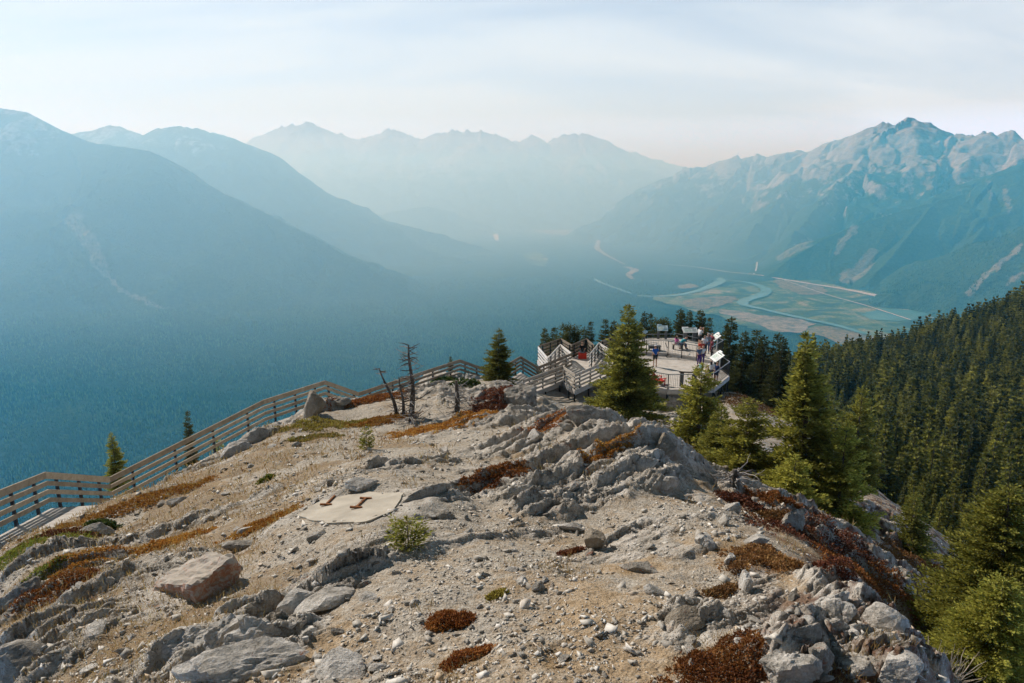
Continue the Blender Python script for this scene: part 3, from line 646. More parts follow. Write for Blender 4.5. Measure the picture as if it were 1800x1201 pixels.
# dry growth over the left shoulder, dark red plants over the right hand fall
grass = sstep(0.0, 0.35, fbm(X_ * .45, Y_ * .45, 4, 401) + 0.9 * sstep(-1.5, -7, X_) - .45) * sstep(24, 20, Y_ + 0.2 * X_)
red = sstep(-.4, 1.2, X_ - (1.9 + 0.42 * (Y_ - 5.5))) * sstep(45, 35, Y_)
t = NT('summit_ground'); P_ = t.pos()
rk = t.attr('rock'); gr_ = t.attr('grass'); rd_ = t.attr('red')
a_ = t.noise(0.7, 5, .6); b_ = t.noise(6, 5, .7); c_ = t.noise(45, 3, .7); d_ = t.noise(0.23, 3, .5)
dirt = t.ramp(b_, [(0.3, (0.33, 0.235, 0.14)), (0.55, (0.54, 0.40, 0.25)), (0.75, (0.62, 0.48, 0.32))]); dirt = t.mix(t.fr(c_, .34, .6), t.mix(.5, dirt, (.10, .08, .06)), dirt)
grav = t.ramp(c_, [(0.32, (0.17, 0.138, 0.105)), (0.48, (0.47, 0.40, 0.305)), (0.66, (0.68, 0.60, 0.49))])
vo = t.n('ShaderNodeTexVoronoi'); vo.inputs['Scale'].default_value = 26; t.l(P_, vo.inputs['Vector'])
grv = t.mix(0.55, grav, t.ramp(t.n('ShaderNodeSeparateColor').outputs[0], [(0.0, (0.18, 0.16, 0.135)), (1.0, (0.62, 0.575, 0.50))]))
sc_ = [n for n in t.N if n.bl_idname == 'ShaderNodeSeparateColor'][-1]; t.l(vo.outputs['Color'], sc_.inputs[0])
gf = t.math('ADD', t.math('MULTIPLY', t.math('SUBTRACT', a_, 0.5), 2.2), t.math('MULTIPLY', t.math('SUBTRACT', b_, 0.5), 1.6))
gf = t.fr(t.math('ADD', gf, t.math('MULTIPLY_ADD', t.attr('grey'), 1.0)), 0.32, 0.85)
soil = t.mix(gf, dirt, grv)
drk = t.noise(2.6, 7, .78)
stone = t.ramp(drk, [(0.30, (0.12, 0.104, 0.084)), (0.42, (0.38, 0.34, 0.28)), (0.55, (0.64, 0.585, 0.505)), (0.70, (0.80, 0.75, 0.67))])
stone = t.mix(t.fr(c_, .35, .7), t.mix(0.35, stone, (0.12, 0.11, 0.10)), stone)
lich = t.noise(5.5, 4, .7, sc3=(1, 1, 1)); lf = t.math('MULTIPLY', t.fr(lich, .60, .68), t.fr(t.noise(1.1, 3), .48, .62))
stone = t.mix(t.math('MULTIPLY', lf, .7), stone, (0.32, 0.115, 0.045))
base = t.mix(t.fr(t.math('ADD', rk, t.math('MULTIPLY', t.math('SUBTRACT', b_, .5), .7)), .30, .52), soil, stone)
gcol = t.ramp(b_, [(0.3, (0.10, 0.06, 0.025)), (0.5, (0.24, 0.14, 0.05)), (0.7, (0.30, 0.22, 0.09))])
base = t.mix(t.math('MULTIPLY', t.math('MULTIPLY', t.fr(t.math('ADD', gr_, t.math('MULTIPLY', t.math('SUBTRACT', b_, .5), 2.4)), .55, .85), .55), t.math('SUBTRACT', 1.0, t.fr(rk, .3, .6))), base, gcol)
rcol = t.ramp(b_, [(0.3, (0.045, 0.022, 0.014)), (0.55, (0.13, 0.05, 0.025)), (0.75, (0.16, 0.10, 0.04))])
base = t.mix(t.math('MULTIPLY', t.math('MULTIPLY', rd_, t.fr(t.math('ADD', t.noise(0.9, 5, .65), t.math('MULTIPLY', b_, .35)), .62, .74)), .85), base, rcol)
t.col(base); t.rough(0.95); t.b.inputs['Specular IOR Level'].default_value = 0.1
bp = t.bump(vo.outputs['Distance'], .6, .03); bp = t.bump(c_, .9, .03, bp); t.bump(drk, .6, .06, bp)
GROUND = t.m
grey = sstep(-4, 2, -(X_ - 0.0) * 0.4 + (Y_ - 9) * .5) * .55 - .2
o = link('ground', np_mesh('ground', np.stack([X_, Y_, NZ], -1).reshape(-1, 3), qn, {'rock': rockm.ravel(), 'grass': grass.ravel(), 'red': red.ravel(), 'grey': grey.ravel()}), GROUND, smooth=True)
tag(o, kind='structure')
# farther: the slope across the gully and the fall to the valley
NU2, NL2 = 420, 300
us2 = np.linspace(-1.2, 1.3, NU2); ls2 = np.linspace(math.log(56), math.log(1500), NL2)
S2 = tps_grid(us2, ls2); U2, L2_ = np.meshgrid(us2, ls2, indexing='ij'); Y2 = np.exp(L2_); X2 = U2 * Y2
Z2 = S2 * Y2 - 0.35 + sstep(70, 160, Y2) * 3.0 * fbm(X2 / 40, Y2 / 40, 3, 421)
Z2 = np.maximum(Z2, -905)
def hz2(x, y):
    u = x / y; fi = np.clip((u - us2[0]) / (us2[1] - us2[0]), 0, NU2 - 1.001); fj = np.clip((np.log(y) - ls2[0]) / (ls2[1] - ls2[0]), 0, NL2 - 1.001)
    i = fi.astype(int); j = fj.astype(int); a = fi - i; b = fj - j
    return Z2[i, j] * (1 - a) * (1 - b) + Z2[i + 1, j] * a * (1 - b) + Z2[i, j + 1] * (1 - a) * b + Z2[i + 1, j + 1] * a * b
id2 = np.arange(NU2 * NL2).reshape(NU2, NL2)
q2 = np.stack([id2[:-1, :-1], id2[1:, :-1], id2[1:, 1:], id2[:-1, 1:]], -1).reshape(-1, 4)
t = NT('wooded_slope_soil'); a_ = t.noise(0.06, 5, .65); b_ = t.noise(.7, 4, .7)
t.col(t.mix(t.fr(a_, .60, .72), t.ramp(b_, [(.3, (.018, .022, .010)), (.7, (.055, .050, .022))]), t.ramp(b_, [(.3, (.14, .12, .10)), (.7, (.36, .33, .30))]))); t.rough(1)
o = link('hillside', np_mesh('hillside', np.stack([X2, Y2, Z2], -1).reshape(-1, 3), q2), t.m, smooth=True); tag(o, kind='structure')
# ------------------------------------------------------------------ loose stone
from mathutils import noise as mnoise
def rock_mesh(name, seed, sub=3, dims=(1, .7, .5), planes=11, rough=.05, flat_top=False, strata=0.0):
    """an angular stone: a sphere cut back by random planes, then weathered"""
    r_ = np.random.default_rng(seed)
    bm = bmesh.new(); bmesh.ops.create_icosphere(bm, subdivisions=sub, radius=1.0)
    V = np.array([v.co[:] for v in bm.verts]); V /= np.linalg.norm(V, axis=1, keepdims=True)
    n = r_.normal(size=(planes, 3)); n /= np.linalg.norm(n, axis=1, keepdims=True); h = r_.uniform(.36, .74, planes)
    if flat_top: n[0] = (0.05, 0.03, 1); n[0] /= np.linalg.norm(n[0]); h[0] = .55
    dn = V @ n.T; rr = np.where(dn > .05, h / np.maximum(dn, .05), 9).min(1); rr = np.minimum(rr, .95)
    P = V * rr[:, None]
    for i in range(len(P)):
        p = Vector(P[i] * 1.7) + Vector((seed * 3.1, 0, 0))
        P[i] += V[i] * (rough * mnoise.fractal(p * 1.4, 0.6, 2.1, 4) + (rough * .5 * mnoise.noise(p * 6) if sub > 3 else 0))
        if strata: P[i][:2] *= 1 + strata * (math.sin(P[i][2] * 22 + 2 * mnoise.noise(p)) ) * .5
    P *= np.array(dims)
    bm.verts.ensure_lookup_table()
    for v, p in zip(bm.verts, P): v.co = p
    me = bpy.data.meshes.new(name); bm.to_mesh(me); bm.free(); me.update(); return me
def stone_mat(name, stops, lich=.62, lc=(0.30, 0.105, 0.045), sc=1.0):
    t = NT(name); v = t.pos(); d_ = t.noise(3.2 * sc, 7, .72, v); c_ = t.noise(28 * sc, 4, .75, v)
    col = t.ramp(d_, stops); col = t.mix(t.fr(c_, .32, .62), t.mix(.45, col, (.10, .095, .085)), col)
    l_ = t.math('MULTIPLY', t.fr(t.noise(9 * sc, 4, .75, v), lich, lich + .07), t.fr(t.noise(1.7 * sc, 3, .5, v), .42, .6))
    t.col(t.mix(t.math('MULTIPLY', l_, .8), col, lc)); t.rough(.93); t.b.inputs['Specular IOR Level'].default_value = .12
    b0 = t.bump(d_, .9, .10); b0 = t.bump(t.noise(9 * sc, 5, .7, v), .8, .05, b0); t.bump(c_, .8, .02, b0); return t.m
STONE = stone_mat('limestone', [(.30, (.19, .17, .14)), (.43, (.46, .425, .37)), (.56, (.65, .61, .55)), (.72, (.80, .765, .70))])
STONE_D = stone_mat('weathered_limestone', [(.30, (.12, .106, .09)), (.46, (.33, .30, .255)), (.60, (.52, .48, .42)), (.74, (.68, .64, .58))], .58)
STONE_T = stone_mat('tan_stone', [(.3, (.20, .165, .12)), (.5, (.33, .28, .215)), (.7, (.46, .40, .32))], .64)
def put_rock(px, py, size, dims, seed, label, cat='rock', mat=STONE, rz=None, sink=.3, tilt=(0, 0), name='rock', sub=4, planes=11, rough=.045, group=None, y0=4.0, flat_top=False, strata=0.0):
    me = rock_mesh(name, seed, sub, dims, planes, rough, flat_top, strata); p = ground_px(px, py, y0)
    o = link(name, me, mat, smooth=False); o.location = (p[0], p[1], gz(p[0], p[1], True) + (p[2] - gz(p[0], p[1], True)) * .5 + dims[2] * size * (1 - 2 * sink) * .5)
    o.scale = (size,) * 3; o.rotation_euler = (tilt[0], tilt[1], math.atan2(STR[1], STR[0]) if rz is None else rz)
    return tag(o, label, cat, group)

# single stones one can point at:   px, py of the middle, half length (m), proportions, label
put_rock(1042, 965, .34, (.8, .5, .9), 3, 'tan upright rock leaning over a deep black shadow on the gravel', mat=STONE_T, rz=R(-40), tilt=(R(25), R(20)), sink=.15)
put_rock(1212, 1092, .36, (1, .5, .42), 305, 'large pale rock lying alone on tan gravel in front of the red mat', mat=STONE_T, sink=.28, rz=R(25))
put_rock(1120, 1003, .36, (1, .5, .35), 8, 'low jagged grey rock just right of the leaning tan rock', mat=STONE_D, rz=R(-20))
put_rock(1010, 930, .34, (1, .6, .3), 12, 'smooth flat whitish rock at the foot of the shadowed outcrop', rz=R(10))
put_rock(1235, 952, .27, (1, .75, .75), 14, 'pyramid shaped grey rock on the gravel right of the outcrop', rz=R(60))
put_rock(1285, 898, .33, (1, .6, .6), 15, 'white limestone block beside the red shrub at the ridge edge', rz=R(30))
put_rock(1326, 955, .32, (1, .6, .45), 17, 'white limestone rock above the rust brown shrub mat', rz=R(12))
put_rock(1285, 985, .20, (1, .55, .55), 18, 'small white rock at the left end of the rust brown shrub mat', rz=R(40))
put_rock(1312, 1035, .22, (1, .5, .9), 19, 'small upright grey rock with a long pointed shadow on bare gravel', rz=R(70))
put_rock(450, 1122, .55, (1, .6, .62), 21, 'biggest bulging white limestone boulder at the lower left', sink=.3, rz=R(20), rough=.16)
put_rock(335, 1122, .48, (1, .6, .55), 22, 'pale rounded boulder left of the biggest white limestone boulder', sink=.3, rz=R(40), rough=.14)
put_rock(395, 1118, .36, (1, .7, .8), 23, 'grooved pale rock wedged between two white boulders', sink=.3, rz=R(70), rough=.16)
put_rock(430, 1182, .85, (1, .42, .32), 24, 'long flat white limestone slab along the bottom edge', sink=.3, rz=R(20), rough=.10)
put_rock(600, 1185, .48, (1, .7, .4), 25, 'grey slab of rock at the bottom edge left of centre', sink=.35, rz=R(30))
put_rock(520, 1065, .42, (1, .55, .45), 26, 'smooth grey rock beside the dark end of the left outcrop', mat=STONE, rz=R(50))
put_rock(560, 1065, .5, (1, .6, .35), 31, 'tilted grey limestone block right of the left outcrop', mat=STONE, rz=R(40))
put_rock(512, 1040, .17, (1, .75, .6), 27, 'small clean white stone on the gravel right of the concrete block', rz=R(0))
put_rock(555, 945, .26, (1, .6, .4), 28, 'flat dark shadowed rock on gravel below the concrete slab', mat=STONE_D, rz=R(20))
put_rock(420, 965, .42, (1, .5, .35), 29, 'dark jagged rock right behind the concrete block', mat=STONE_D, rz=R(25))
put_rock(200, 973, .45, (1, .5, .55), 30, 'blue grey rock beside the orange mat left of the concrete block', mat=STONE_D, rz=R(30))
put_rock(175, 935, .55, (1, .4, .4), 32, 'pale wedge of rock behind the small green juniper', rz=R(30))
put_rock(435, 938, .20, (1, .7, .6), 33, 'small white rock in the orange mat near the concrete slab', rz=R(20))
put_rock(310, 885, .36, (1, .45, .5), 34, 'grey rock beside the long orange mat below the fence', rz=R(30))
put_rock(45, 1045, .62, (1, .6, .6), 35, 'big dark rock with a red tinge at the left edge', mat=STONE_D, rz=R(25), sink=.3)
put_rock(20, 1180, .6, (1, .7, .7), 36, 'dark crumbled rock in the bottom left corner', mat=STONE_D, sink=.35)
put_rock(640, 855, .42, (1, .5, .42), 37, 'flat white rock lying behind the concrete slab', rz=R(15))
put_rock(583, 850, .16, (1, .8, .7), 38, 'small dark stone at the back corner of the concrete slab', mat=STONE_D)
put_rock(745, 874, .62, (1, .16, .38), 39, 'dark brown blade of rock standing beside the concrete slab', mat=STONE_D, rz=R(36), tilt=(R(-20), R(-8)), sink=.25, name='rock')
put_rock(548, 735, .95, (.62, .7, 1.15), 40, 'tall pinkish rock standing beside the fence', mat=STONE_T, sink=.25, rz=R(30), tilt=(0, R(18)), y0=18, strata=.05)
put_rock(600, 710, .60, (1, .55, .5), 341, 'low grey boulder behind the tall pinkish rock', mat=STONE_D, rough=.13, y0=18)
put_rock(450, 775, .85, (1, .6, .5), 42, 'pale rock ledge under the fence left of the tall pinkish rock', y0=15, mat=STONE)
put_rock(410, 795, .7, (1, .5, .5), 43, 'white rock at the lower end of the ledge under the fence', y0=15)
put_rock(1465, 1062, .36, (1, .7, .6), 44, 'topmost jagged white rock of the heap at the lower right', rz=R(40), rough=.14)
put_rock(1475, 1085, .30, (1, .7, .7), 45, 'grey rock below the topmost white rock of the lower right heap', rz=R(70), rough=.12)
put_rock(1545, 1100, .32, (1, .7, .8), 46, 'grey angular boulder on the edge of the lower right drop', rz=R(-40))
put_rock(1410, 1108, .26, (1, .6, .9), 47, 'dark pointed rock left of the lower right heap', mat=STONE_D, rz=R(30))
put_rock(1380, 1150, .34, (1, .6, .5), 48, 'white rock right behind the rust red mat at the bottom', rz=R(30), rough=.12)
put_rock(1390, 1180, .34, (1, .7, .7), 49, 'big white limestone rock beside the rust red mat at the bottom', rz=R(20), rough=.12)
put_rock(1440, 1160, .28, (1, .6, .9), 50, 'narrow grey rock between the two white rocks at the bottom right', mat=STONE_D, rz=R(60))
put_rock(1580, 1165, .28, (1, .8, .7), 51, 'pale cracked rock near the dry bush at the lower right', rz=R(10))
put_rock(1510, 1178, .30, (1, .7, .5), 52, 'grey block low on the lower right drop', rz=R(30))
put_rock(1030, 738, .95, (1, .5, .55), 53, 'long grey boulder on the crest in front of the big spruce', mat=STONE_D, y0=12, rz=R(30))
put_rock(940, 765, .5, (1, .6, .7), 54, 'round white boulder on the crest left of the long grey boulder', y0=12)
put_rock(1170, 775, .75, (1, .6, .55), 55, 'pinkish topped block at the top of the right outcrop', mat=STONE_T, y0=10, rz=R(35))
put_rock(1135, 805, .38, (1, .8, .8), 56, 'rounded grey boulder on the dark face of the outcrop', mat=STONE, y0=8)
put_rock(1172, 850, .32, (1, .8, .9), 57, 'pale block fallen at the foot of the outcrop', mat=STONE, y0=8)
put_rock(915, 697, 1.0, (1, .75, .65), 358, 'dark rounded crag at the end of the knoll beside the ramp', mat=STONE_D, y0=20, rz=R(10), sink=.4, rough=.14)
put_rock(768, 676, .65, (1, .6, .7), 59, 'pointed grey crag on the knoll behind the dead trees', mat=STONE_D, y0=20, sink=.35)
put_rock(1182, 722, 1.5, (1, .8, .85), 60, 'large grey boulder below the viewing deck', mat=STONE_D, y0=24, sink=.3)
put_rock(1395, 935, .5, (1, .6, .8), 61, 'grey crag in shadow below the red shrubs on the right', mat=STONE_D, y0=8)

# the concrete block and the slab let into the ground
t = NT('concrete'); v = t.pos(); a_ = t.noise(2.2, 5, .6); b_ = t.noise(40, 4, .7)
c0 = t.ramp(a_, [(.3, (.34, .30, .24)), (.7, (.52, .47, .385))]); t.col(t.mix(t.fr(b_, .25, .5), t.mix(.25, c0, (.15, .13, .11)), c0)); t.rough(.95); t.bump(b_, .5, .01); CONCRETE = t.m
t = NT('lichened_concrete'); a_ = t.noise(3.0, 5, .65); b_ = t.noise(18, 5, .75); g = t.n('ShaderNodeNewGeometry'); s_ = t.n('ShaderNodeSeparateXYZ'); t.l(g.outputs['Normal'], s_.inputs[0])
c0 = t.ramp(a_, [(.3, (.34, .29, .235)), (.7, (.50, .45, .38))]); c0 = t.mix(t.fr(b_, .25, .55), t.mix(.35, c0, (.17, .14, .11)), c0)
side = t.math('SUBTRACT', 1.0, t.math('ABSOLUTE', s_.outputs['Z'])); lf = t.fr(t.math('ADD', b_, t.math('MULTIPLY', side, .22)), .58, .72)
t.col(t.mix(t.math('MULTIPLY', lf, .8), c0, (.33, .115, .045))); t.rough(.95); t.bump(b_, .7, .015); LCON = t.m
def block_between(corners_top, depth, drop_dir, name, mat):
    """a worn block: top outline (world points) extruded along drop_dir"""
    bm = bmesh.new(); tv = [bm.verts.new(c) for c in corners_top]; bv = [bm.verts.new(Vector(c) + Vector(drop_dir) * depth) for c in corners_top]
    n = len(tv); bm.faces.new(tv); bm.faces.new(bv[::-1])
    for i in range(n): bm.faces.new((tv[i], bv[i], bv[(i + 1) % n], tv[(i + 1) % n]))
    bmesh.ops.recalc_face_normals(bm, faces=bm.faces[:])
    bmesh.ops.subdivide_edges(bm, edges=bm.edges[:], cuts=15, use_grid_fill=True)
    for _ in range(3): bmesh.ops.smooth_vert(bm, verts=bm.verts[:], factor=.5, use_axis_x=True, use_axis_y=True, use_axis_z=True)
    bm.normal_update()
    for v in bm.verts:
        v.co += v.normal * (.07 * mnoise.fractal(v.co * 2.2, .6, 2, 4) + .03 * mnoise.fractal(v.co * 9, .6, 2, 3))
    me = bpy.data.meshes.new(name); bm.to_mesh(me); bm.free(); return link(name, me, mat, smooth=False)
bl, br, tr, tl = (ground_px(262, 1027, lift=.10, base=True), ground_px(338, 1028, lift=.33, base=True), ground_px(412, 976, lift=.44, base=True), ground_px(366, 969, lift=.36, base=True))
o = block_between([Vector(q) for q in (bl, br, tr, tl)], .75, (.06, .10, -1), 'concrete_block', LCON); tag(o, 'tilted pinkish grey concrete block stained with orange lichen', 'concrete block')
sc_pts = []
for i in range(6):
    for f in (0, .17, .33, .5, .67, .83): q = _sl[i] * (1 - f) + _sl[(i + 1) % 6] * f; w_ = .02 if f == 0 else .035; sc_pts.append(q + np.array([random.uniform(-w_, w_), random.uniform(-w_, w_), 0]))
sc_pts = np.array(sc_pts); bm = bmesh.new(); co_ = SLAB_PL
pl = lambda p, dz=.004: Vector((p[0], p[1], co_[0] * p[0] + co_[1] * p[1] + co_[2] + dz))
tv = [bm.verts.new(pl(p)) for p in sc_pts]; bv = [bm.verts.new(pl(p, -.25)) for p in sc_pts]; bm.faces.new(tv); bm.faces.new(bv[::-1])
for i in range(36): bm.faces.new((tv[i], bv[i], bv[(i + 1) % 36], tv[(i + 1) % 36]))
bmesh.ops.recalc_face_normals(bm, faces=bm.faces[:]); me = bpy.data.meshes.new('concrete_slab'); bm.to_mesh(me); bm.free()
o = link('concrete_slab', me, CONCRETE); tag(o, 'flat tan concrete slab set in the gravel with two rusty steel beam ends', 'concrete slab')
t = NT('rusty_steel'); a_ = t.noise(14, 5, .7); t.col(t.ramp(a_, [(.3, (.05, .022, .012)), (.5, (.22, .085, .030)), (.7, (.40, .19, .08))])); t.rough(.9); t.bump(a_, .4, .01); RUST = t.m
def beam_stub(p1, p2, wd):
    """an I section cut off just above the slab: web and two flanges"""
    a = pl(onslab(*p1), .028); b = pl(onslab(*p2), .028); d = (b - a).normalized(); sd_ = Vector((d.y, -d.x, 0)).normalized() * wd
    m = MB(); m.bar(a, b, .03, .03); 
    for q in (a, b): m.bar(q - sd_, q + sd_, .035, .034)
    return m.build('steel_beam', RUST)
def onslab(px, py):
    r = ray(px, py); k = (co_[2] + .004) / (r[2] - co_[0] * r[0] - co_[1] * r[1]); return r * k
sl = o
for p1, p2, w_ in (((573, 889), (590, 872), .11), ((626, 894), (643, 878), .11)):
    q = beam_stub(p1, p2, w_); q.parent = sl

def inpoly(x, y, poly):
    r = np.zeros(x.shape, bool); n = len(poly)
    for i in range(n):
        x1, y1 = poly[i][:2]; x2, y2 = poly[(i + 1) % n][:2]
        r ^= ((y1 > y) != (y2 > y)) & (x < (x2 - x1) * (y - y1) / (y2 - y1 + 1e-9) + x1)
    return r
# medium stones: each its own object
protos = [rock_mesh('loose_stone', 200 + k, 3, (1, random.uniform(.5, .85), random.uniform(.3, .6)), 10, .035) for k in range(14)]
for m_ in protos: m_.materials.append(STONE if random.random() < .65 else STONE_D)
rr_ = np.random.default_rng(5); cnt = 0; tries = 0
while cnt < 235 and tries < 5000:
    tries += 1; px = rr_.uniform(-30, 1640); py = rr_.uniform(700, 1200)
    if px > 1240 + (py - 870) * 1.3 or py < 960 - px * .62 + 20: continue
    p = ground_px(px, py)
    if p[1] > 30 or np.hypot(p[0] - SLAB_C[0], p[1] - SLAB_C[1]) < 1.2: continue
    dens = .35 + .65 * float(sstep(-.2, .4, fbm(np.array([p[0] * .6]), np.array([p[1] * .6]), 2, 77))[0])
    if rr_.uniform() > dens: continue
    s_ = min(.30, .05 * math.exp(rr_.normal(0.35, .5)) * (p[1] / 8) ** .55 + .02)
    o = link('loose_stone', protos[cnt % 14]); o.location = (p[0], p[1], p[2] + s_ * .12); o.scale = (s_, s_, s_ * rr_.uniform(.8, 1.2)); o.rotation_euler = (rr_.uniform(-.4, .4), rr_.uniform(-.4, .4), rr_.uniform(0, 6.28))
    tag(o, 'loose grey limestone stone lying among many others on the gravelly summit', 'stone', 'loose stones strewn over the summit'); cnt += 1
# gravel: nobody could count it
def stone_field(n, smin, smed, seed):
    r_ = np.random.default_rng(seed)
    u = r_.uniform(-.95, .80, n); Y = np.exp(r_.uniform(math.log(4.2), math.log(30), n)) ; X = u * Y
    zz = gz(X, Y); 
    d = sstep(-.45, .45, fbm(X * .9, Y * .9, 3, 501) + .5 * fbm(X * .25, Y * .25, 2, 503)); k = r_.uniform(0, 1, n) < .12 + .88 * d
    inside = inpoly(X, Y, _sl); near_ = np.zeros(n, bool)
    for dx_, dy_ in ((.12, 0), (-.12, 0), (0, .16), (0, -.16)): near_ |= ~inpoly(X + dx_, Y + dy_, _sl)
    k &= ~inside | (near_ & (r_.uniform(0, 1, n) < .9)) | (r_.uniform(0, 1, n) < .10)
    k &= ~((X > 2.1 + .42 * (Y - 5.5)) & (r_.uniform(0, 1, n) < .6))
    X, Y, zz = X[k], Y[k], zz[k]; n = len(X)
    s = np.maximum(smin * Y / 8, smed * np.exp(r_.normal(0, .62, n)) * (.6 + .4 * Y / 8)); s = np.minimum(s, .12)
    base_ = []; fcs = []
    for q in range(10):      # angular chips: the hull of a few random points
        while True:
            bm = bmesh.new()
            for k_ in range(7): bm.verts.new(Vector((r_.uniform(-1, 1), r_.uniform(-.72, .72), r_.uniform(-.5, .5))))
            g_ = bmesh.ops.convex_hull(bm, input=bm.verts[:]); bmesh.ops.delete(bm, geom=[v for v in g_['geom_interior'] if isinstance(v, bmesh.types.BMVert)], context='VERTS')
            bm.verts.index_update()
            if len(bm.verts) == 7 and len(bm.faces) == 10: break
            bm.free()
        base_.append(np.array([v.co[:] for v in bm.verts])); fcs.append(np.array([[v.index for v in f.verts] for f in bm.faces])); bm.free()
    base_ = np.array(base_); fcs = np.array(fcs); pick = r_.integers(0, 10, n); V = base_[pick] * s[:, None, None] * np.stack([np.ones(n), r_.uniform(.6, 1.2, n), r_.uniform(.5, 1.2, n)], -1)[:, None, :]
    a = r_.uniform(0, 6.28, n); ca, sa = np.cos(a)[:, None], np.sin(a)[:, None]; b = r_.uniform(-.5, .5, n); cb, sb = np.cos(b)[:, None], np.sin(b)[:, None]
    x, y, z = V[..., 0], V[..., 1], V[..., 2]; y, z = y * cb - z * sb, y * sb + z * cb; x, y = x * ca - y * sa, x * sa + y * ca
    V = np.stack([x + X[:, None], y + Y[:, None], z + (zz + s * .12)[:, None]], -1); nv = V.shape[1]
    Fc = (np.arange(n)[:, None, None] * nv + fcs[pick]).reshape(-1, 3)
    return V.reshape(-1, 3), Fc, np.repeat(r_.uniform(0, 1, n), nv)
V, Fc, ti = stone_field(80000, .0085, .0165, 61); V2_, F2_, t2_ = stone_field(9000, .016, .034, 67); Fc = np.r_[Fc, F2_ + len(V)]; V = np.r_[V, V2_]; ti = np.r_[ti, t2_]
t = NT('gravel'); tn = t.attr('tint'); n_ = t.noise(30, 3, .7)
c0 = t.ramp(tn, [(0, (.19, .175, .15)), (.35, (.43, .395, .34)), (.7, (.62, .58, .51)), (.9, (.70, .665, .61)), (1, (.56, .43, .29))])
t.col(t.mix(t.fr(n_, .3, .6), t.mix(.3, c0, (.12, .11, .10)), c0)); t.rough(.95); t.bump(n_, .4, .01)
o = link('gravel', np_mesh('gravel', V, Fc, {'tint': ti}), t.m); tag(o, 'loose grey and tan limestone gravel strewn over the summit', 'gravel', kind='stuff')
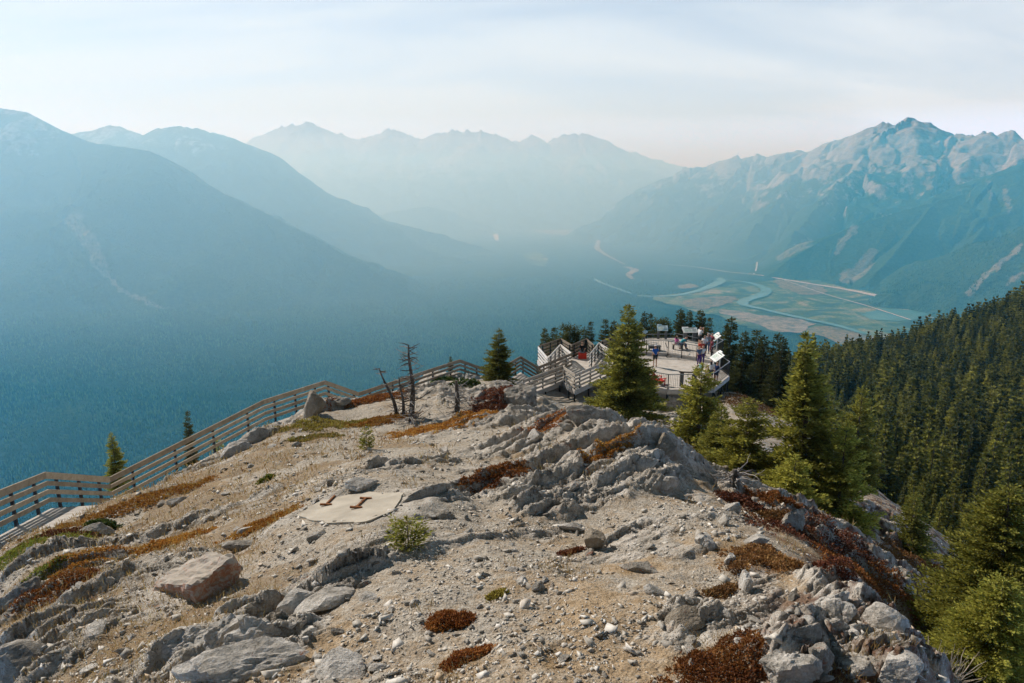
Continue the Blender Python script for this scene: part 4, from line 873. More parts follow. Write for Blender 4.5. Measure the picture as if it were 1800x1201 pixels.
# ------------------------------------------------------------------ conifers
def leaf_quads(P, D, L, Wd, r_):
    """needle sprays: thin rhombs from P along D; returns vertices (n*4) and faces"""
    n = len(P); D = D / np.linalg.norm(D, axis=1, keepdims=True)
    a = r_.normal(size=(n, 3)); s = np.cross(D, a); s /= np.linalg.norm(s, axis=1, keepdims=True) + 1e-9
    V = np.empty((n, 4, 3)); V[:, 0] = P; V[:, 1] = P + D * L[:, None] * .5 + s * Wd[:, None]; V[:, 2] = P + D * L[:, None]; V[:, 3] = P + D * L[:, None] * .5 - s * Wd[:, None]
    return V.reshape(-1, 3), np.arange(n * 4).reshape(n, 4)
def conifer_mesh(seed, h=6.0, wid=1.4, whorls=26, per=8, dens=1.0, low=.04, bare=0.0, needle=.12, droop=.25, tops=1, shape=.85, ragged=.25):
    """returns (crown mesh, trunk mesh); unit: metres, base at the origin"""
    r_ = np.random.default_rng(seed); tr = MB(); Ps = []; Ds = []; Sh = []
    lean = r_.normal(0, .015, 2) * h
    def axis(f): return np.array([lean[0] * f * f, lean[1] * f * f, h * f])
    tr.tube([axis(f) - (np.array([0, 0, .25]) if f == 0 else 0) for f in (0, .2, .45, .7, .9, 1)], [h * .022 + .01, h * .018, h * .013, h * .008, h * .003, .004], 6)
    tt = [(0, 0, 1.0, 1.0)]
    if tops > 1: tt = [(0, 0, 1.0, 1.0), (.055 * h, .03 * h, .93, .75)]
    for k in range(tops - 1): tr.tube([axis(.5), axis(.62) + np.array([.05 * h, .03 * h, 0]), np.array([tt[1][0] + lean[0], tt[1][1] + lean[1], h * .93])], [h * .01, h * .007, .004], 5)
    for ti_, (ox, oy, fh, fw) in enumerate(tt):
        f0 = low if ti_ == 0 else .62
        for w in range(whorls):
            f = f0 + (1 - f0) * max(0.0, (w + r_.uniform(-.3, .3)) / whorls) ** .92; f = min(max(f, f0), .995)
            prof = ((1 - f) ** shape) * (1 if f > .12 else (.62 + 3.1 * f)); 
            for b in range(max(3, int(per * (.55 + .45 * (1 - f))))):
                if r_.uniform() < bare: continue
                az = r_.uniform(0, 6.283); L = wid * fw * prof * r_.uniform(1 - ragged * 2.2, 1 + ragged * .6) + .05 * h / 6
                up0 = .55 * f - .1 + r_.normal(0, .12); d = np.array([math.cos(az), math.sin(az), 0])
                st = axis(f * fh) + np.array([ox, oy, 0]) * (f if ti_ else 0)
                nb = max(3, int(L / (needle * .42)))
                tq = np.linspace(.08, 1, nb); 
                line = st + d * (tq * L)[:, None] + np.array([0, 0, 1]) * (up0 * tq * L - droop * L * tq ** 2 + .18 * L * tq ** 3)[:, None]
                if L > .35 and w % 2 == 0: tr.tube([st, line[nb // 2], line[-1]], [.012 + .01 * L, .008, .003], 3, cap=False)
                sd_ = np.cross(d, (0, 0, 1))
                for q in range(nb):
                    tw = L * .34 * (1 - tq[q]) * (.4 + tq[q]) + needle * .6
                    for sgn in (-1, 1):
                        m = max(1, int(tw / (needle * .6) * dens))
                        for e in range(m):
                            o_ = line[q] + (sd_ * sgn + d * .7) * (tw * (e + r_.uniform(0, 1)) / m) * .8 + r_.normal(0, needle * .22, 3)
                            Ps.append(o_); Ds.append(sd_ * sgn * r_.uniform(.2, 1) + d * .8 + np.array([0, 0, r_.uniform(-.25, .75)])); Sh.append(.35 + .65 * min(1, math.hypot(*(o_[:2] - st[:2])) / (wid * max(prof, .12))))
                if f > .9:
                    pass
    for e in range(int(14 * dens) + 6):     # leader
        Ps.append(axis(r_.uniform(.93, 1.0))); Ds.append(np.array([r_.normal(0, .5), r_.normal(0, .5), 1.0])); Sh.append(1.0)
    Ps = np.array(Ps); Ds = np.array(Ds); n = len(Ps)
    V, Fc = leaf_quads(Ps, Ds, needle * r_.uniform(.8, 1.7, n), needle * r_.uniform(.16, .30, n), r_)
    tint = np.repeat(np.clip(r_.normal(.5, .22, n), 0, 1), 4)
    return np_mesh('crown', V, Fc, {'tint': tint, 'out': np.repeat(np.array(Sh), 4)}), tr.mesh('trunk')
def needle_mat(name, dark, mid, light, trans=.25):
    t = NT(name); tn = t.attr('tint'); ou = t.attr('out'); oi = t.n('ShaderNodeObjectInfo')
    c = t.ramp(tn, [(0.0, dark), (.5, mid), (1.0, light)])
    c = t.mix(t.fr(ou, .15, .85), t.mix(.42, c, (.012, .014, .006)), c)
    hs = t.n('ShaderNodeHueSaturation'); t.l(c, hs.inputs['Color']); t.l(t.math('MULTIPLY_ADD', oi.outputs['Random'], .62), hs.inputs['Value']); t.N[hs.inputs['Value'].links[0].from_node.name].inputs[2].default_value = .76
    t.col(hs.outputs[0]); t.rough(.75)
    tl_ = t.n('ShaderNodeBsdfTranslucent'); t.l(hs.outputs[0], tl_.inputs['Color']); ms = t.n('ShaderNodeMixShader'); ms.inputs[0].default_value = trans
    t.l(t.b.outputs[0], ms.inputs[1]); t.l(tl_.outputs[0], ms.inputs[2]); t.l(ms.outputs[0], t.N['Material Output'].inputs['Surface']); return t.m
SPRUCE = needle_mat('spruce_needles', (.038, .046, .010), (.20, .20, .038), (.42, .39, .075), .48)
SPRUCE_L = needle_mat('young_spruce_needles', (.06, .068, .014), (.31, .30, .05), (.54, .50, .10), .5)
SPRUCE_D = needle_mat('dark_spruce_needles', (.022, .030, .010), (.070, .078, .022), (.15, .145, .04), .4)  # darker needles for the narrow spruces, the pine and some slope trees
BARK = flat_mat('bark', (.085, .065, .048), .95, .35, 14)
DEADWOOD = flat_mat('dead_wood', (.11, .095, .082), .95, .6, 7)
GREYWOOD = flat_mat('bleached_wood', (.33, .30, .27), .95, .35, 9)
TREES = {}
def tree_proto(key, mat, **kw):
    c, k = conifer_mesh(**kw); c.materials.append(mat); k.materials.append(BARK); TREES[key] = (c, k, kw.get('h', 6.0))
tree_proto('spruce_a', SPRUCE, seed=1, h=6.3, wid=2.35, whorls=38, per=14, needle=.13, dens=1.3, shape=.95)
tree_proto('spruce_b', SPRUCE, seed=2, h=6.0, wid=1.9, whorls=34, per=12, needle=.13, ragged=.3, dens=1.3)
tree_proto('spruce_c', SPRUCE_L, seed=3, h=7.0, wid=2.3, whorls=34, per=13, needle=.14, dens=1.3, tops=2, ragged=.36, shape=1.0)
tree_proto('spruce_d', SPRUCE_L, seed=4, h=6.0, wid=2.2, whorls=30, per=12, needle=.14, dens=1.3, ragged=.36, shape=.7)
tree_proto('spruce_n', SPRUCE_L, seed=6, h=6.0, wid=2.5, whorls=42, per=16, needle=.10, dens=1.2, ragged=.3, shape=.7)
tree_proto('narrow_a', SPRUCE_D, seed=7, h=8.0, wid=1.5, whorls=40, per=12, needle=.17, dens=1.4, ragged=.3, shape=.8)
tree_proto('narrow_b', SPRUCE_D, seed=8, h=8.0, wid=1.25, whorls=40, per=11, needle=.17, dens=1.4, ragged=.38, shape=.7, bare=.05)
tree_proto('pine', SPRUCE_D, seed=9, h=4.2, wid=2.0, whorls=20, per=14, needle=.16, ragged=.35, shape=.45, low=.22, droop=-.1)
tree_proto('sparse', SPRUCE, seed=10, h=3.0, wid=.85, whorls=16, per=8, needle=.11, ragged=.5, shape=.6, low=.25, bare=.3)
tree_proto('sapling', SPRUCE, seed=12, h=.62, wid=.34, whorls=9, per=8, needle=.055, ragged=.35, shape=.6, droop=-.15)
def tree_at(p, h, key, label, cat='spruce tree', name='spruce_tree', group=None, wide=1.0, rz=None, lean=(0, 0)):
    c, k, h0 = TREES[key]; o = empty(name, p, random.uniform(0, 6.28) if rz is None else rz)
    o.rotation_euler = (lean[0], lean[1], o.rotation_euler[2])
    s = h / h0; o.scale = (s * wide, s * wide, s); link('crown', c, None, o); link('trunk', k, None, o)
    return tag(o, label, cat, group)
def tree_px(px, top, Y, h, key, label, **kw):
    """a tree whose tip is seen at (px, top), Y metres ahead, h metres tall"""
    p = at(px, top, Y); return tree_at((p[0], p[1], p[2] - h), h, key, label, **kw)
tree_px(1108, 537, 31.5, 5.9, 'spruce_a', 'big dark green spruce standing in front of the viewing deck', wide=1.05, rz=1.0)
tree_px(876, 578, 33, 2.9, 'spruce_b', 'bushy spruce on the knoll beside the boardwalk fence', wide=1.25)
tree_px(1236, 640, 27, 4.6, 'spruce_d', 'light green spruce with a thin tip right in front of the deck corner', wide=1.0)
tree_px(1316, 700, 21.5, 3.3, 'spruce_d', 'spreading bushy spruce between the outcrop and the tall twin topped spruce', wide=1.3, rz=2.2)
tree_px(1268, 712, 23.5, 3.0, 'spruce_b', 'low dense spruce right behind the top of the outcrop', wide=1.3, rz=.4)
tree_px(1437, 588, 20, 5.9, 'spruce_c', 'tall yellow green spruce with two tops at the right of the ridge', wide=1.0, rz=3.6)
tree_px(1490, 745, 19, 3.8, 'spruce_d', 'yellow green spruce leaning against the right side of the twin topped one', wide=.9, rz=4.2)
tree_px(1518, 680, 34, 6.0, 'spruce_b', 'slim spruce just behind the tall twin topped one', wide=.9, rz=5)
tree_px(1610, 868, 20.5, 3.4, 'spruce_b', 'dark spruce standing alone on the scree of the right slope', wide=1.1, rz=2)
tree_px(1692, 938, 15.5, 2.7, 'narrow_a', 'small dark conical spruce left of the bright spruce at the right edge', wide=1.25)
tree_px(1790, 858, 11.8, 3.9, 'spruce_n', 'bright green spruce cut off by the right edge of the view', wide=1.05, rz=1.3)
tree_px(1755, 1010, 8.6, 2.6, 'spruce_n', 'bright green spruce in the lower right corner', wide=1.05, rz=4.4)
tree_px(1400, 800, 17.5, 2.5, 'spruce_d', 'low light spruce at the foot of the tall twin topped spruce', wide=1.3, rz=.7)
tree_px(195, 760, 27, 2.6, 'spruce_b', 'small ragged spruce standing behind the fence corner on the left', wide=.75)
tree_px(326, 724, 30, 3.6, 'narrow_b', 'dead topped spruce seen through the sloping fence', wide=.75)
tree_px(383, 770, 33, 2.8, 'sparse', 'small spruce hidden low behind the sloping fence', wide=.9)
tree_px(793, 627, 48, 2.4, 'narrow_b', 'tip of a small spruce showing above the far fence')
k = 0
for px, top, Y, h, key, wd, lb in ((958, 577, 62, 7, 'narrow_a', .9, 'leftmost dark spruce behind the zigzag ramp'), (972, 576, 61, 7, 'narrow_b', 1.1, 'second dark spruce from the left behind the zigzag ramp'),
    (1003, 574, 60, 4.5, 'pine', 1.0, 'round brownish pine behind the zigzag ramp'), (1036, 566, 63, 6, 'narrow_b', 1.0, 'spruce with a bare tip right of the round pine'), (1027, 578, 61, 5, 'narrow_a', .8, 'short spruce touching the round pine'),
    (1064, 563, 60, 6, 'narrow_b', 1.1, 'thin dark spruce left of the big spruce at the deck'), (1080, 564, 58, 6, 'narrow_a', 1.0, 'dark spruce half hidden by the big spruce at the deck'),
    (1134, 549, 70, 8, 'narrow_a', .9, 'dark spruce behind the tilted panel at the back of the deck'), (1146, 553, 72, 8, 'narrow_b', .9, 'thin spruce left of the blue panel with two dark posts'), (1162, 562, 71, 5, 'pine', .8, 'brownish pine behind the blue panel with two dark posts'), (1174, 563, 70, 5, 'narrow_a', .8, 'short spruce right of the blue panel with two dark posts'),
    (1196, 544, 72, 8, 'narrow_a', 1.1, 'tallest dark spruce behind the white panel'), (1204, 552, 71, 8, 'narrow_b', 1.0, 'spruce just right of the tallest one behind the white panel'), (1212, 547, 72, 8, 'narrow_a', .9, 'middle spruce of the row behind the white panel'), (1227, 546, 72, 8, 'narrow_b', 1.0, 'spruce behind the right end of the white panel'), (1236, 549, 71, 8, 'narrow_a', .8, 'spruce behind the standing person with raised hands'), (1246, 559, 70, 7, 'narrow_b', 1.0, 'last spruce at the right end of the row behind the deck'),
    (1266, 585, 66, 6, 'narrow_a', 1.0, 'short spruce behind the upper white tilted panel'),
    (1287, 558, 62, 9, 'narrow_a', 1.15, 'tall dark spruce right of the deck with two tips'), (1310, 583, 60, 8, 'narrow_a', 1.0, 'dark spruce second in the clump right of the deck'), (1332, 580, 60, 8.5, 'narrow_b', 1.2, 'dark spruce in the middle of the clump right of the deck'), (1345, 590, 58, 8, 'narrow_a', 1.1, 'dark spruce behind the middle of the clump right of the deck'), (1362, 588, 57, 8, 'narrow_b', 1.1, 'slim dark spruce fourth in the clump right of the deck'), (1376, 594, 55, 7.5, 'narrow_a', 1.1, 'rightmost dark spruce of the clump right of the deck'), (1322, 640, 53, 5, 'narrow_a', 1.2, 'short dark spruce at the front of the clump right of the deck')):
    tree_px(px, top, Y, h, key, lb, cat='pine tree' if key == 'pine' else 'spruce tree', name='pine_tree' if key == 'pine' else 'spruce_tree', wide=wd)
for px, py, h, lb, ky in ((718, 962, .46, 'small bright green spruce sapling growing out of the gravel', 'sapling'), (645, 790, .7, 'tiny yellow green sapling on the gravel near the tall pinkish rock', 'sapling')):
    p = ground_px(px, py); tree_at(tuple(p), h, ky, lb, cat='sapling', name='spruce_sapling', wide=1.5 if h < .5 else .7)

# dead trees
def dead_tree(px, py, h, seed, label, stems=((0, 0, 1, 0, 0),), y0=15, twigs=26, name='dead_tree'):
    r_ = random.Random(seed); p = ground_px(px, py, y0); o = empty(name, tuple(p))
    tag(o, label, 'dead tree')
    for sx, sy, fh, lx, ly in stems:
        m = MB(); H = h * fh; pts = []; 
        for i in range(9):
            f = i / 8; pts.append(Vector((sx + lx * f * H + .05 * H * math.sin(f * 5 + sx * 9) * f, sy + ly * f * H + .03 * H * math.sin(f * 7), f * H - .15)))
        m.tube(pts, [.10 * h / 2.5 * (1 - .85 * i / 8) + .008 for i in range(9)], 7)
        tr = m.build('trunk', DEADWOOD, o)
        for k in range(int(twigs * fh)):
            b = MB()
            f = r_.uniform(.12, 1); q = pts[min(7, int(f * 8))].lerp(pts[min(8, int(f * 8) + 1)], f * 8 % 1); az = r_.uniform(0, 6.28); L = h * (.10 + .16 * (1 - f) * r_.random() + .07 * r_.random())
            e1 = q + Vector((math.cos(az), math.sin(az), r_.uniform(-.3, .5))) * L * .5; e2 = e1 + Vector((math.cos(az + r_.uniform(-.7, .7)), math.sin(az + r_.uniform(-.7, .7)), r_.uniform(-.5, .7))) * L * .5
            b.tube([q, e1, e2], [.022, .016, .007], 4, cap=False)
            if r_.random() < .6: b.tube([e1, e1 + Vector((r_.uniform(-1, 1), r_.uniform(-1, 1), r_.uniform(-.2, .8))) * L * .4], [.013, .006], 3, cap=False)
            b.build('branch', GREYWOOD if r_.random() < .5 else DEADWOOD, o)
    return o
dead_tree(722, 735, 2.95, 3, 'tallest bare dead tree with broken twigs on the knoll', ((0, 0, 1, .05, 0),), twigs=60)
dead_tree(700, 730, 2.0, 5, 'bent dead tree leaning left beside the tallest dead one', ((0, 0, 1, -.28, 0),), twigs=26)
dead_tree(709, 732, 1.7, 6, 'thin short dead stem between the two dead trees', ((0, 0, 1, -.02, 0),), twigs=22)
def snag(px, py, seed, label, h=1.2, y0=15, n=34, spread=1.0):
    r_ = random.Random(seed); p = ground_px(px, py, y0); o = empty('dead_stump', tuple(p)); tag(o, label, 'stump')
    m = MB(); m.tube([(0, 0, -.2), (.03, 0, h * .4), (0, .02, h)], [.13, .10, .05], 7); m.build('trunk', DEADWOOD, o)
    b = MB()
    for k in range(n):
        az = r_.uniform(0, 6.28); z = r_.uniform(0, h * .8); q = Vector((0, 0, z)); pts = [q]; d = Vector((math.cos(az), math.sin(az), r_.uniform(-.3, .4)))
        for j in range(5):
            q = q + d * spread * r_.uniform(.12, .26); d = (d + Vector((r_.uniform(-.6, .6), r_.uniform(-.6, .6), r_.uniform(-.6, .5)))).normalized(); pts.append(q)
        b.tube(pts, [.022, .017, .013, .010, .007, .003], 5, cap=False)
    b.build('branch', GREYWOOD, o); return o
snag(803, 725, 4, 'gnarled dead stump with twisting bleached branches on the knoll', 1.25)
snag(722, 742, 8, 'tangle of bleached roots at the foot of the tallest dead tree', .35, n=26)
snag(1290, 850, 9, 'grey tangle of dead branches under the spreading spruces', .32, y0=9, n=20, spread=.75)

# ------------------------------------------------------------------ ground cover, shrubs, grass
def mat_patch(px, py, a, b, label, mat, seed, h=.10, leaf=.035, n=2600, rz=None, cat='shrub', name='ground_shrub', y0=4.0, up=.8, mound=.5):
    """a low cushion of small leaves hugging the ground: half length a, half width b"""
    r_ = np.random.default_rng(seed); c = ground_px(px, py, y0); ang_ = math.atan2(STR[1], STR[0]) if rz is None else rz
    s = r_.uniform(-1.5, 1.5, n * 3); t_ = r_.uniform(-1.5, 1.5, n * 3)
    X = c[0] + math.cos(ang_) * s * a - math.sin(ang_) * t_ * b; Y = c[1] + math.sin(ang_) * s * a + math.cos(ang_) * t_ * b
    q = np.sqrt(s * s + t_ * t_) + .6 * fbm(X * 1.7, Y * 1.7, 4, seed) + .3 * fbm(X * 7, Y * 7, 2, seed + 2); k = q + .35 * r_.uniform(-1, .5, len(q)) ** 3 < .95; X, Y, q = X[k], Y[k], q[k]; n_ = len(X)
    clump = .55 + .45 * (fbm(X * 5, Y * 5, 2, seed + 3) * .5 + .5)
    Z = gz(X, Y) + h * np.sqrt(np.clip(1 - q, 0, 1)) * clump * (r_.uniform(0, 1, n_) ** .5) - .005
    P = np.c_[X, Y, Z] - c; D = np.c_[r_.normal(0, 1, n_), r_.normal(0, 1, n_), np.abs(r_.normal(up, .4, n_))]
    dist = (c[1] / 8) ** .6
    V, Fc = leaf_quads(P, D, leaf * dist * r_.uniform(.7, 1.5, n_), leaf * dist * r_.uniform(.22, .4, n_), r_)
    tint = np.clip(.5 + .35 * fbm(X * 2.6, Y * 2.6, 2, seed + 9) + r_.normal(0, .2, n_), 0, 1)
    o = link(name, np_mesh(name, V, Fc, {'tint': np.repeat(tint, 4), 'out': np.ones(n_ * 4)}), mat); o.location = c
    return tag(o, label, cat)
M_RUST = needle_mat('rust_leaves', (.11, .035, .012), (.28, .10, .026), (.42, .21, .06), .3)
M_ORNG = needle_mat('orange_leaves', (.20, .075, .016), (.42, .19, .036), (.55, .36, .085), .3)
M_RED = needle_mat('red_leaves', (.075, .024, .014), (.17, .055, .028), (.26, .12, .05), .2)
M_OLIV = needle_mat('olive_leaves', (.12, .09, .018), (.28, .23, .045), (.42, .37, .085), .3)
M_LIME = needle_mat('lime_leaves', (.11, .13, .018), (.22, .25, .035), (.34, .36, .07), .25)
M_GRN = needle_mat('juniper_leaves', (.03, .055, .012), (.085, .13, .025), (.16, .20, .045), .25)
M_BRN = needle_mat('brown_leaves', (.085, .042, .018), (.21, .105, .038), (.34, .21, .075), .3)
for i, (px, py, a, b, mt, h, n, lb) in enumerate((
    (240, 885, 1.9, .55, M_ORNG, .12, 5200, 'long orange mat of low shrubs below the fence corner'),
    (105, 940, .8, .4, M_RED, .10, 2600, 'red brown mat beside the left end of the boardwalk'),
    (35, 970, 1.3, .6, M_LIME, .09, 4600, 'bright lime green mat at the left edge below the boardwalk'),
    (165, 970, .85, .45, M_ORNG, .11, 3200, 'orange mat between the blue grey rock and the lime green cushion'),
    (88, 998, .40, .25, M_LIME, .07, 1400, 'small lime green cushion at the left'),
    (115, 1018, .75, .35, M_RUST, .10, 2600, 'rust coloured mat above the big dark rock at the left edge'),
    (298, 955, .75, .48, M_ORNG, .12, 3800, 'wide orange mat right behind the concrete block'),
    (462, 925, .65, .40, M_ORNG, .11, 3200, 'orange mat left of the concrete slab'),
    (575, 748, 1.4, .8, M_OLIV, .12, 4200, 'olive mat below the tall pinkish rock'),
    (665, 742, 1.3, .65, M_ORNG, .13, 4200, 'yellow orange mat in front of the bent dead tree'),
    (785, 748, 2.0, .75, M_ORNG, .15, 6200, 'largest orange mat in front of the gnarled stump'),
    (655, 702, 1.5, .5, M_RUST, .13, 3600, 'rust mat on the crest beside the fence'),
    (880, 690, 1.0, .5, M_RED, .14, 2600, 'red mat on the crag beside the ramp'),
    (860, 720, .9, .4, M_RED, .12, 2400, 'red mat below the crag beside the ramp'),
    (870, 832, .75, .28, M_RUST, .10, 2600, 'rust mat on the ledges of the outcrop'),
    (975, 735, 1.1, .5, M_RUST, .12, 3000, 'rust mat on the crest left of the long grey boulder'),
    (1075, 790, .8, .2, M_ORNG, .08, 1800, 'thin orange strip along the upper ledge of the outcrop'),
    (1330, 985, .62, .42, M_BRN, .20, 5200, 'rust brown mound of leafy shrub on the right of the gravel'),
    (1262, 1045, .42, .12, M_BRN, .10, 1700, 'narrow brown mat running down beside the large pale rock'),
    (1262, 1180, .52, .30, M_RUST, .14, 5200, 'rust red mat at the bottom edge right of centre'),
    (785, 1095, .22, .18, M_RUST, .10, 1900, 'small round rust tuft on the open gravel'),
    (820, 1155, .22, .12, M_RUST, .08, 1300, 'small rust tuft at the bottom of the open gravel'),
    (870, 1050, .16, .10, M_OLIV, .06, 700, 'tiny olive tuft on the gravel above the rust tufts'),
    (1003, 972, .22, .08, M_RED, .05, 700, 'little red tuft left of the leaning tan rock'),
    (1310, 888, .55, .45, M_RED, .26, 3800, 'red shrub behind the white block at the ridge edge'),
    (1355, 880, .7, .4, M_RUST, .24, 3200, 'dark orange shrub on the ridge edge under the spruces'),
    (1370, 915, .45, .4, M_BRN, .22, 2600, 'brown shrub hanging over the right drop'),
    (1480, 1000, .30, .30, M_RED, .18, 1800, 'round red shrub on the brink above the lower right rocks'),
    (1450, 940, 2.2, .6, M_RED, .22, 5200, 'broad red mat on the shaded right slope'),
    (1545, 1035, 2.0, .5, M_RUST, .2, 4600, 'long rust mat running down the right slope'),
    (1600, 985, 1.6, .6, M_BRN, .2, 3600, 'brown mat on the scree near the lone dark spruce'),
    (1655, 1010, 1.3, .5, M_RUST, .2, 3000, 'orange brown mat below the small conical spruce'),
    (1330, 715, 4, 1.6, M_BRN, .3, 5000, 'brown mat on the slope right of the deck'),
    (175, 928, .32, .28, M_GRN, .28, 2600, 'small dark green juniper below the fence corner'),
    (770, 672, 1.0, .45, M_GRN, .42, 3800, 'green juniper bush behind the dead trees'),
    (830, 680, .8, .4, M_GRN, .36, 2600, 'green juniper beside the bushy spruce on the knoll'),
    (470, 842, .22, .15, M_LIME, .14, 800, 'yellow tuft of grass alone on the slope below the fence'),
    (550, 770, .8, .4, M_OLIV, .08, 1600, 'pale olive patch left of the yellow orange mat'))):
    mat_patch(px, py, a, b, lb, mt, 900 + i * 7, h, .034 if py > 800 else .032, n, y0=9 if (py < 800 and px > 560) else 4.0, cat='juniper' if mt is M_GRN else 'ground shrub', name='juniper' if mt is M_GRN else 'ground_shrub', up=.8 if mt is not M_GRN else .5)
# the dry bush at the lower right
r_ = random.Random(31); p = at(1650, 1175, 6.9); p[2] = float(gz(p[0], p[1])); m = MB()
for k in range(150):
    az = r_.uniform(0, 6.28); el = r_.uniform(.15, 1.4); d = Vector((math.cos(az) * math.cos(el), math.sin(az) * math.cos(el), math.sin(el))); q = Vector((r_.uniform(-.15, .15), r_.uniform(-.15, .15), -.05)); pts = [q]
    for j in range(5): q = q + d * r_.uniform(.08, .15); d = (d + Vector((r_.uniform(-.3, .3), r_.uniform(-.3, .3), r_.uniform(-.2, .2)))).normalized(); pts.append(q)
    m.tube(pts, [.007, .006, .005, .004, .003, .0015], 3, cap=False)
o = m.build('dry_bush', flat_mat('dry_twigs', (.42, .36, .28), .95, .25, 9)); o.location = p; tag(o, 'leafless bush of pale dry twigs in front of the bright spruce', 'bush')
# dry grass between the stones: nobody could count it
r_ = np.random.default_rng(77); n = 60000; u = r_.uniform(-.85, .7, n); Y = np.exp(r_.uniform(math.log(4.3), math.log(30), n)); X = u * Y
d = fbm(X * .8, Y * .8, 3, 601) + .9 * sstep(-1.0, -6, X) * sstep(26, 20, Y) + .7 * sstep(-2.2, -4.2, X) * sstep(10, 8, Y) - .62; k = (d + r_.normal(0, .10, n) > 0) & (np.hypot(X - SLAB_C[0], Y - SLAB_C[1]) > 1.3); X, Y = X[k], Y[k]; n = len(X)
P = np.c_[X, Y, gz(X, Y) - .004]; D = np.c_[r_.normal(0, .45, n), r_.normal(0, .45, n), np.full(n, 1.0)]
V, Fc = leaf_quads(P, D, (.05 + .006 * Y) * r_.uniform(.6, 1.6, n), np.full(n, .0035) * (Y / 7), r_)
gm = needle_mat('dry_grass_blades', (.17, .09, .03), (.32, .21, .08), (.40, .33, .14), .3)
o = link('grass', np_mesh('grass', V, Fc, {'tint': np.repeat(np.clip(r_.normal(.5, .25, n), 0, 1), 4), 'out': np.ones(n * 4)}), gm); tag(o, 'short dry yellow and rust grass growing between the stones', 'grass', kind='stuff')

# ------------------------------------------------------------------ the wooded slope across the gully
def low_conifer(seed, h, wid, n, leaf):
    """seen from afar: layered sprays of larger leaves round a trunk"""
    r_ = np.random.default_rng(seed); f = r_.uniform(0, 1, n) ** .8 * .97 + .02; lay = 13; f = (np.floor(f * lay) + r_.uniform(0, .45, n)) / lay
    prof = (1 - f) ** .8 * (.75 + .25 * np.sin(f * 40 + seed)); az = r_.uniform(0, 6.283, n); rr = wid * prof * np.sqrt(r_.uniform(.05, 1, n)) * (1 + .25 * np.sin(az * 3 + np.floor(f * lay) * 2.1))
    P = np.c_[np.cos(az) * rr, np.sin(az) * rr, f * h - .18 * rr]; D = np.c_[np.cos(az), np.sin(az), r_.uniform(-.4, .5, n)]
    top = f > .9; D[top, 2] += 1.5
    V, Fc = leaf_quads(P, D, leaf * r_.uniform(.7, 1.5, n) * (.55 + .6 * (1 - f)), leaf * r_.uniform(.2, .34, n) * (.6 + .5 * (1 - f)), r_)
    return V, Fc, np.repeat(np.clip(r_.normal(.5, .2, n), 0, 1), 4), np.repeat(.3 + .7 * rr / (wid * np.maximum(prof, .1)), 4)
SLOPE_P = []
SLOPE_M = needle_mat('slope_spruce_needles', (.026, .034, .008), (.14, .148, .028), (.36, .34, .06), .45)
for k in range(5):
    V, Fc, ti, ou = low_conifer(50 + k, 10.0, 1.25 + .2 * (k % 3), 700, .8)
    c = np_mesh('crown', V, Fc, {'tint': ti, 'out': ou}); c.materials.append((SPRUCE, SLOPE_M, SLOPE_M, SPRUCE_D, SLOPE_M)[k])
    tk = MB(); tk.tube([(0, 0, -.6), (0, 0, 4), (0, 0, 9.6)], [.17, .11, .02], 5); tm = tk.mesh('trunk'); tm.materials.append(BARK); SLOPE_P.append((c, tm, (V, Fc, ti, ou)))
r_ = np.random.default_rng(91); C = []
for n, y0, y1, u0, u1 in ((5200, 58, 130, .42, 1.02), (11500, 130, 400, .36, 1.0), (1400, 380, 520, .33, 1.0), (260, 60, 120, -.1, .5)):
    u = r_.uniform(u0, u1, n); Y = np.sqrt(r_.uniform(y0 ** 2, y1 ** 2, n)); C.append(np.c_[u * Y, Y])
C = np.concatenate(C); cell = {}; keep = []
for i in range(len(C)):
    md = 2.15; key = (int(C[i, 0] // md), int(C[i, 1] // md))
    if any(np.hypot(*(C[i] - C[j])) < md for a in (-1, 0, 1) for b in (-1, 0, 1) for j in cell.get((key[0] + a, key[1] + b), ())): continue
    cell.setdefault(key, []).append(i); keep.append(i)
C = C[keep]; Z = hz2(C[:, 0], C[:, 1]); open_ = fbm(C[:, 0] / 28, C[:, 1] / 28, 3, 95) 
uu = C[:, 0] / C[:, 1]; vis = (uu > .30) & (uu < 1.05)
k = (open_ > -.60) & ~((C[:, 1] < 75) & (uu < .62) & (uu > .2)) & ~((uu < .3) & (Z > -27)); C, Z = C[k], Z[k]
Hh = r_.uniform(7.5, 13.5, len(C)) * np.exp(np.clip(r_.normal(0, .16, len(C)), -.4, .28)) * (.9 + .35 * noise2(C[:, 0] / 40, C[:, 1] / 40, 7)); Hh = Hh * np.clip(.50 + C[:, 1] / 320, .55, 1.0)
inview = (np.abs(C[:, 0] / C[:, 1]) < .80)
order = np.argsort(np.where(inview, C[:, 1], 1e6))
for n, i in enumerate(order[:270]):
    c, tm, _ = SLOPE_P[n % 5]; o = empty('spruce_tree', (C[i, 0], C[i, 1], Z[i] - .3), float(r_.uniform(0, 6.28))); s = Hh[i] / 10; o.scale = (s * float(r_.uniform(.7, 1.05)),) * 2 + (s,)
    link('crown', c, None, o); link('trunk', tm, None, o); tag(o, 'dark green spruce in the dense wood covering the slope across the gully', 'spruce tree', 'spruces of the wood across the gully')
VS, FS, TS, OS = [], [], [], []; off = 0
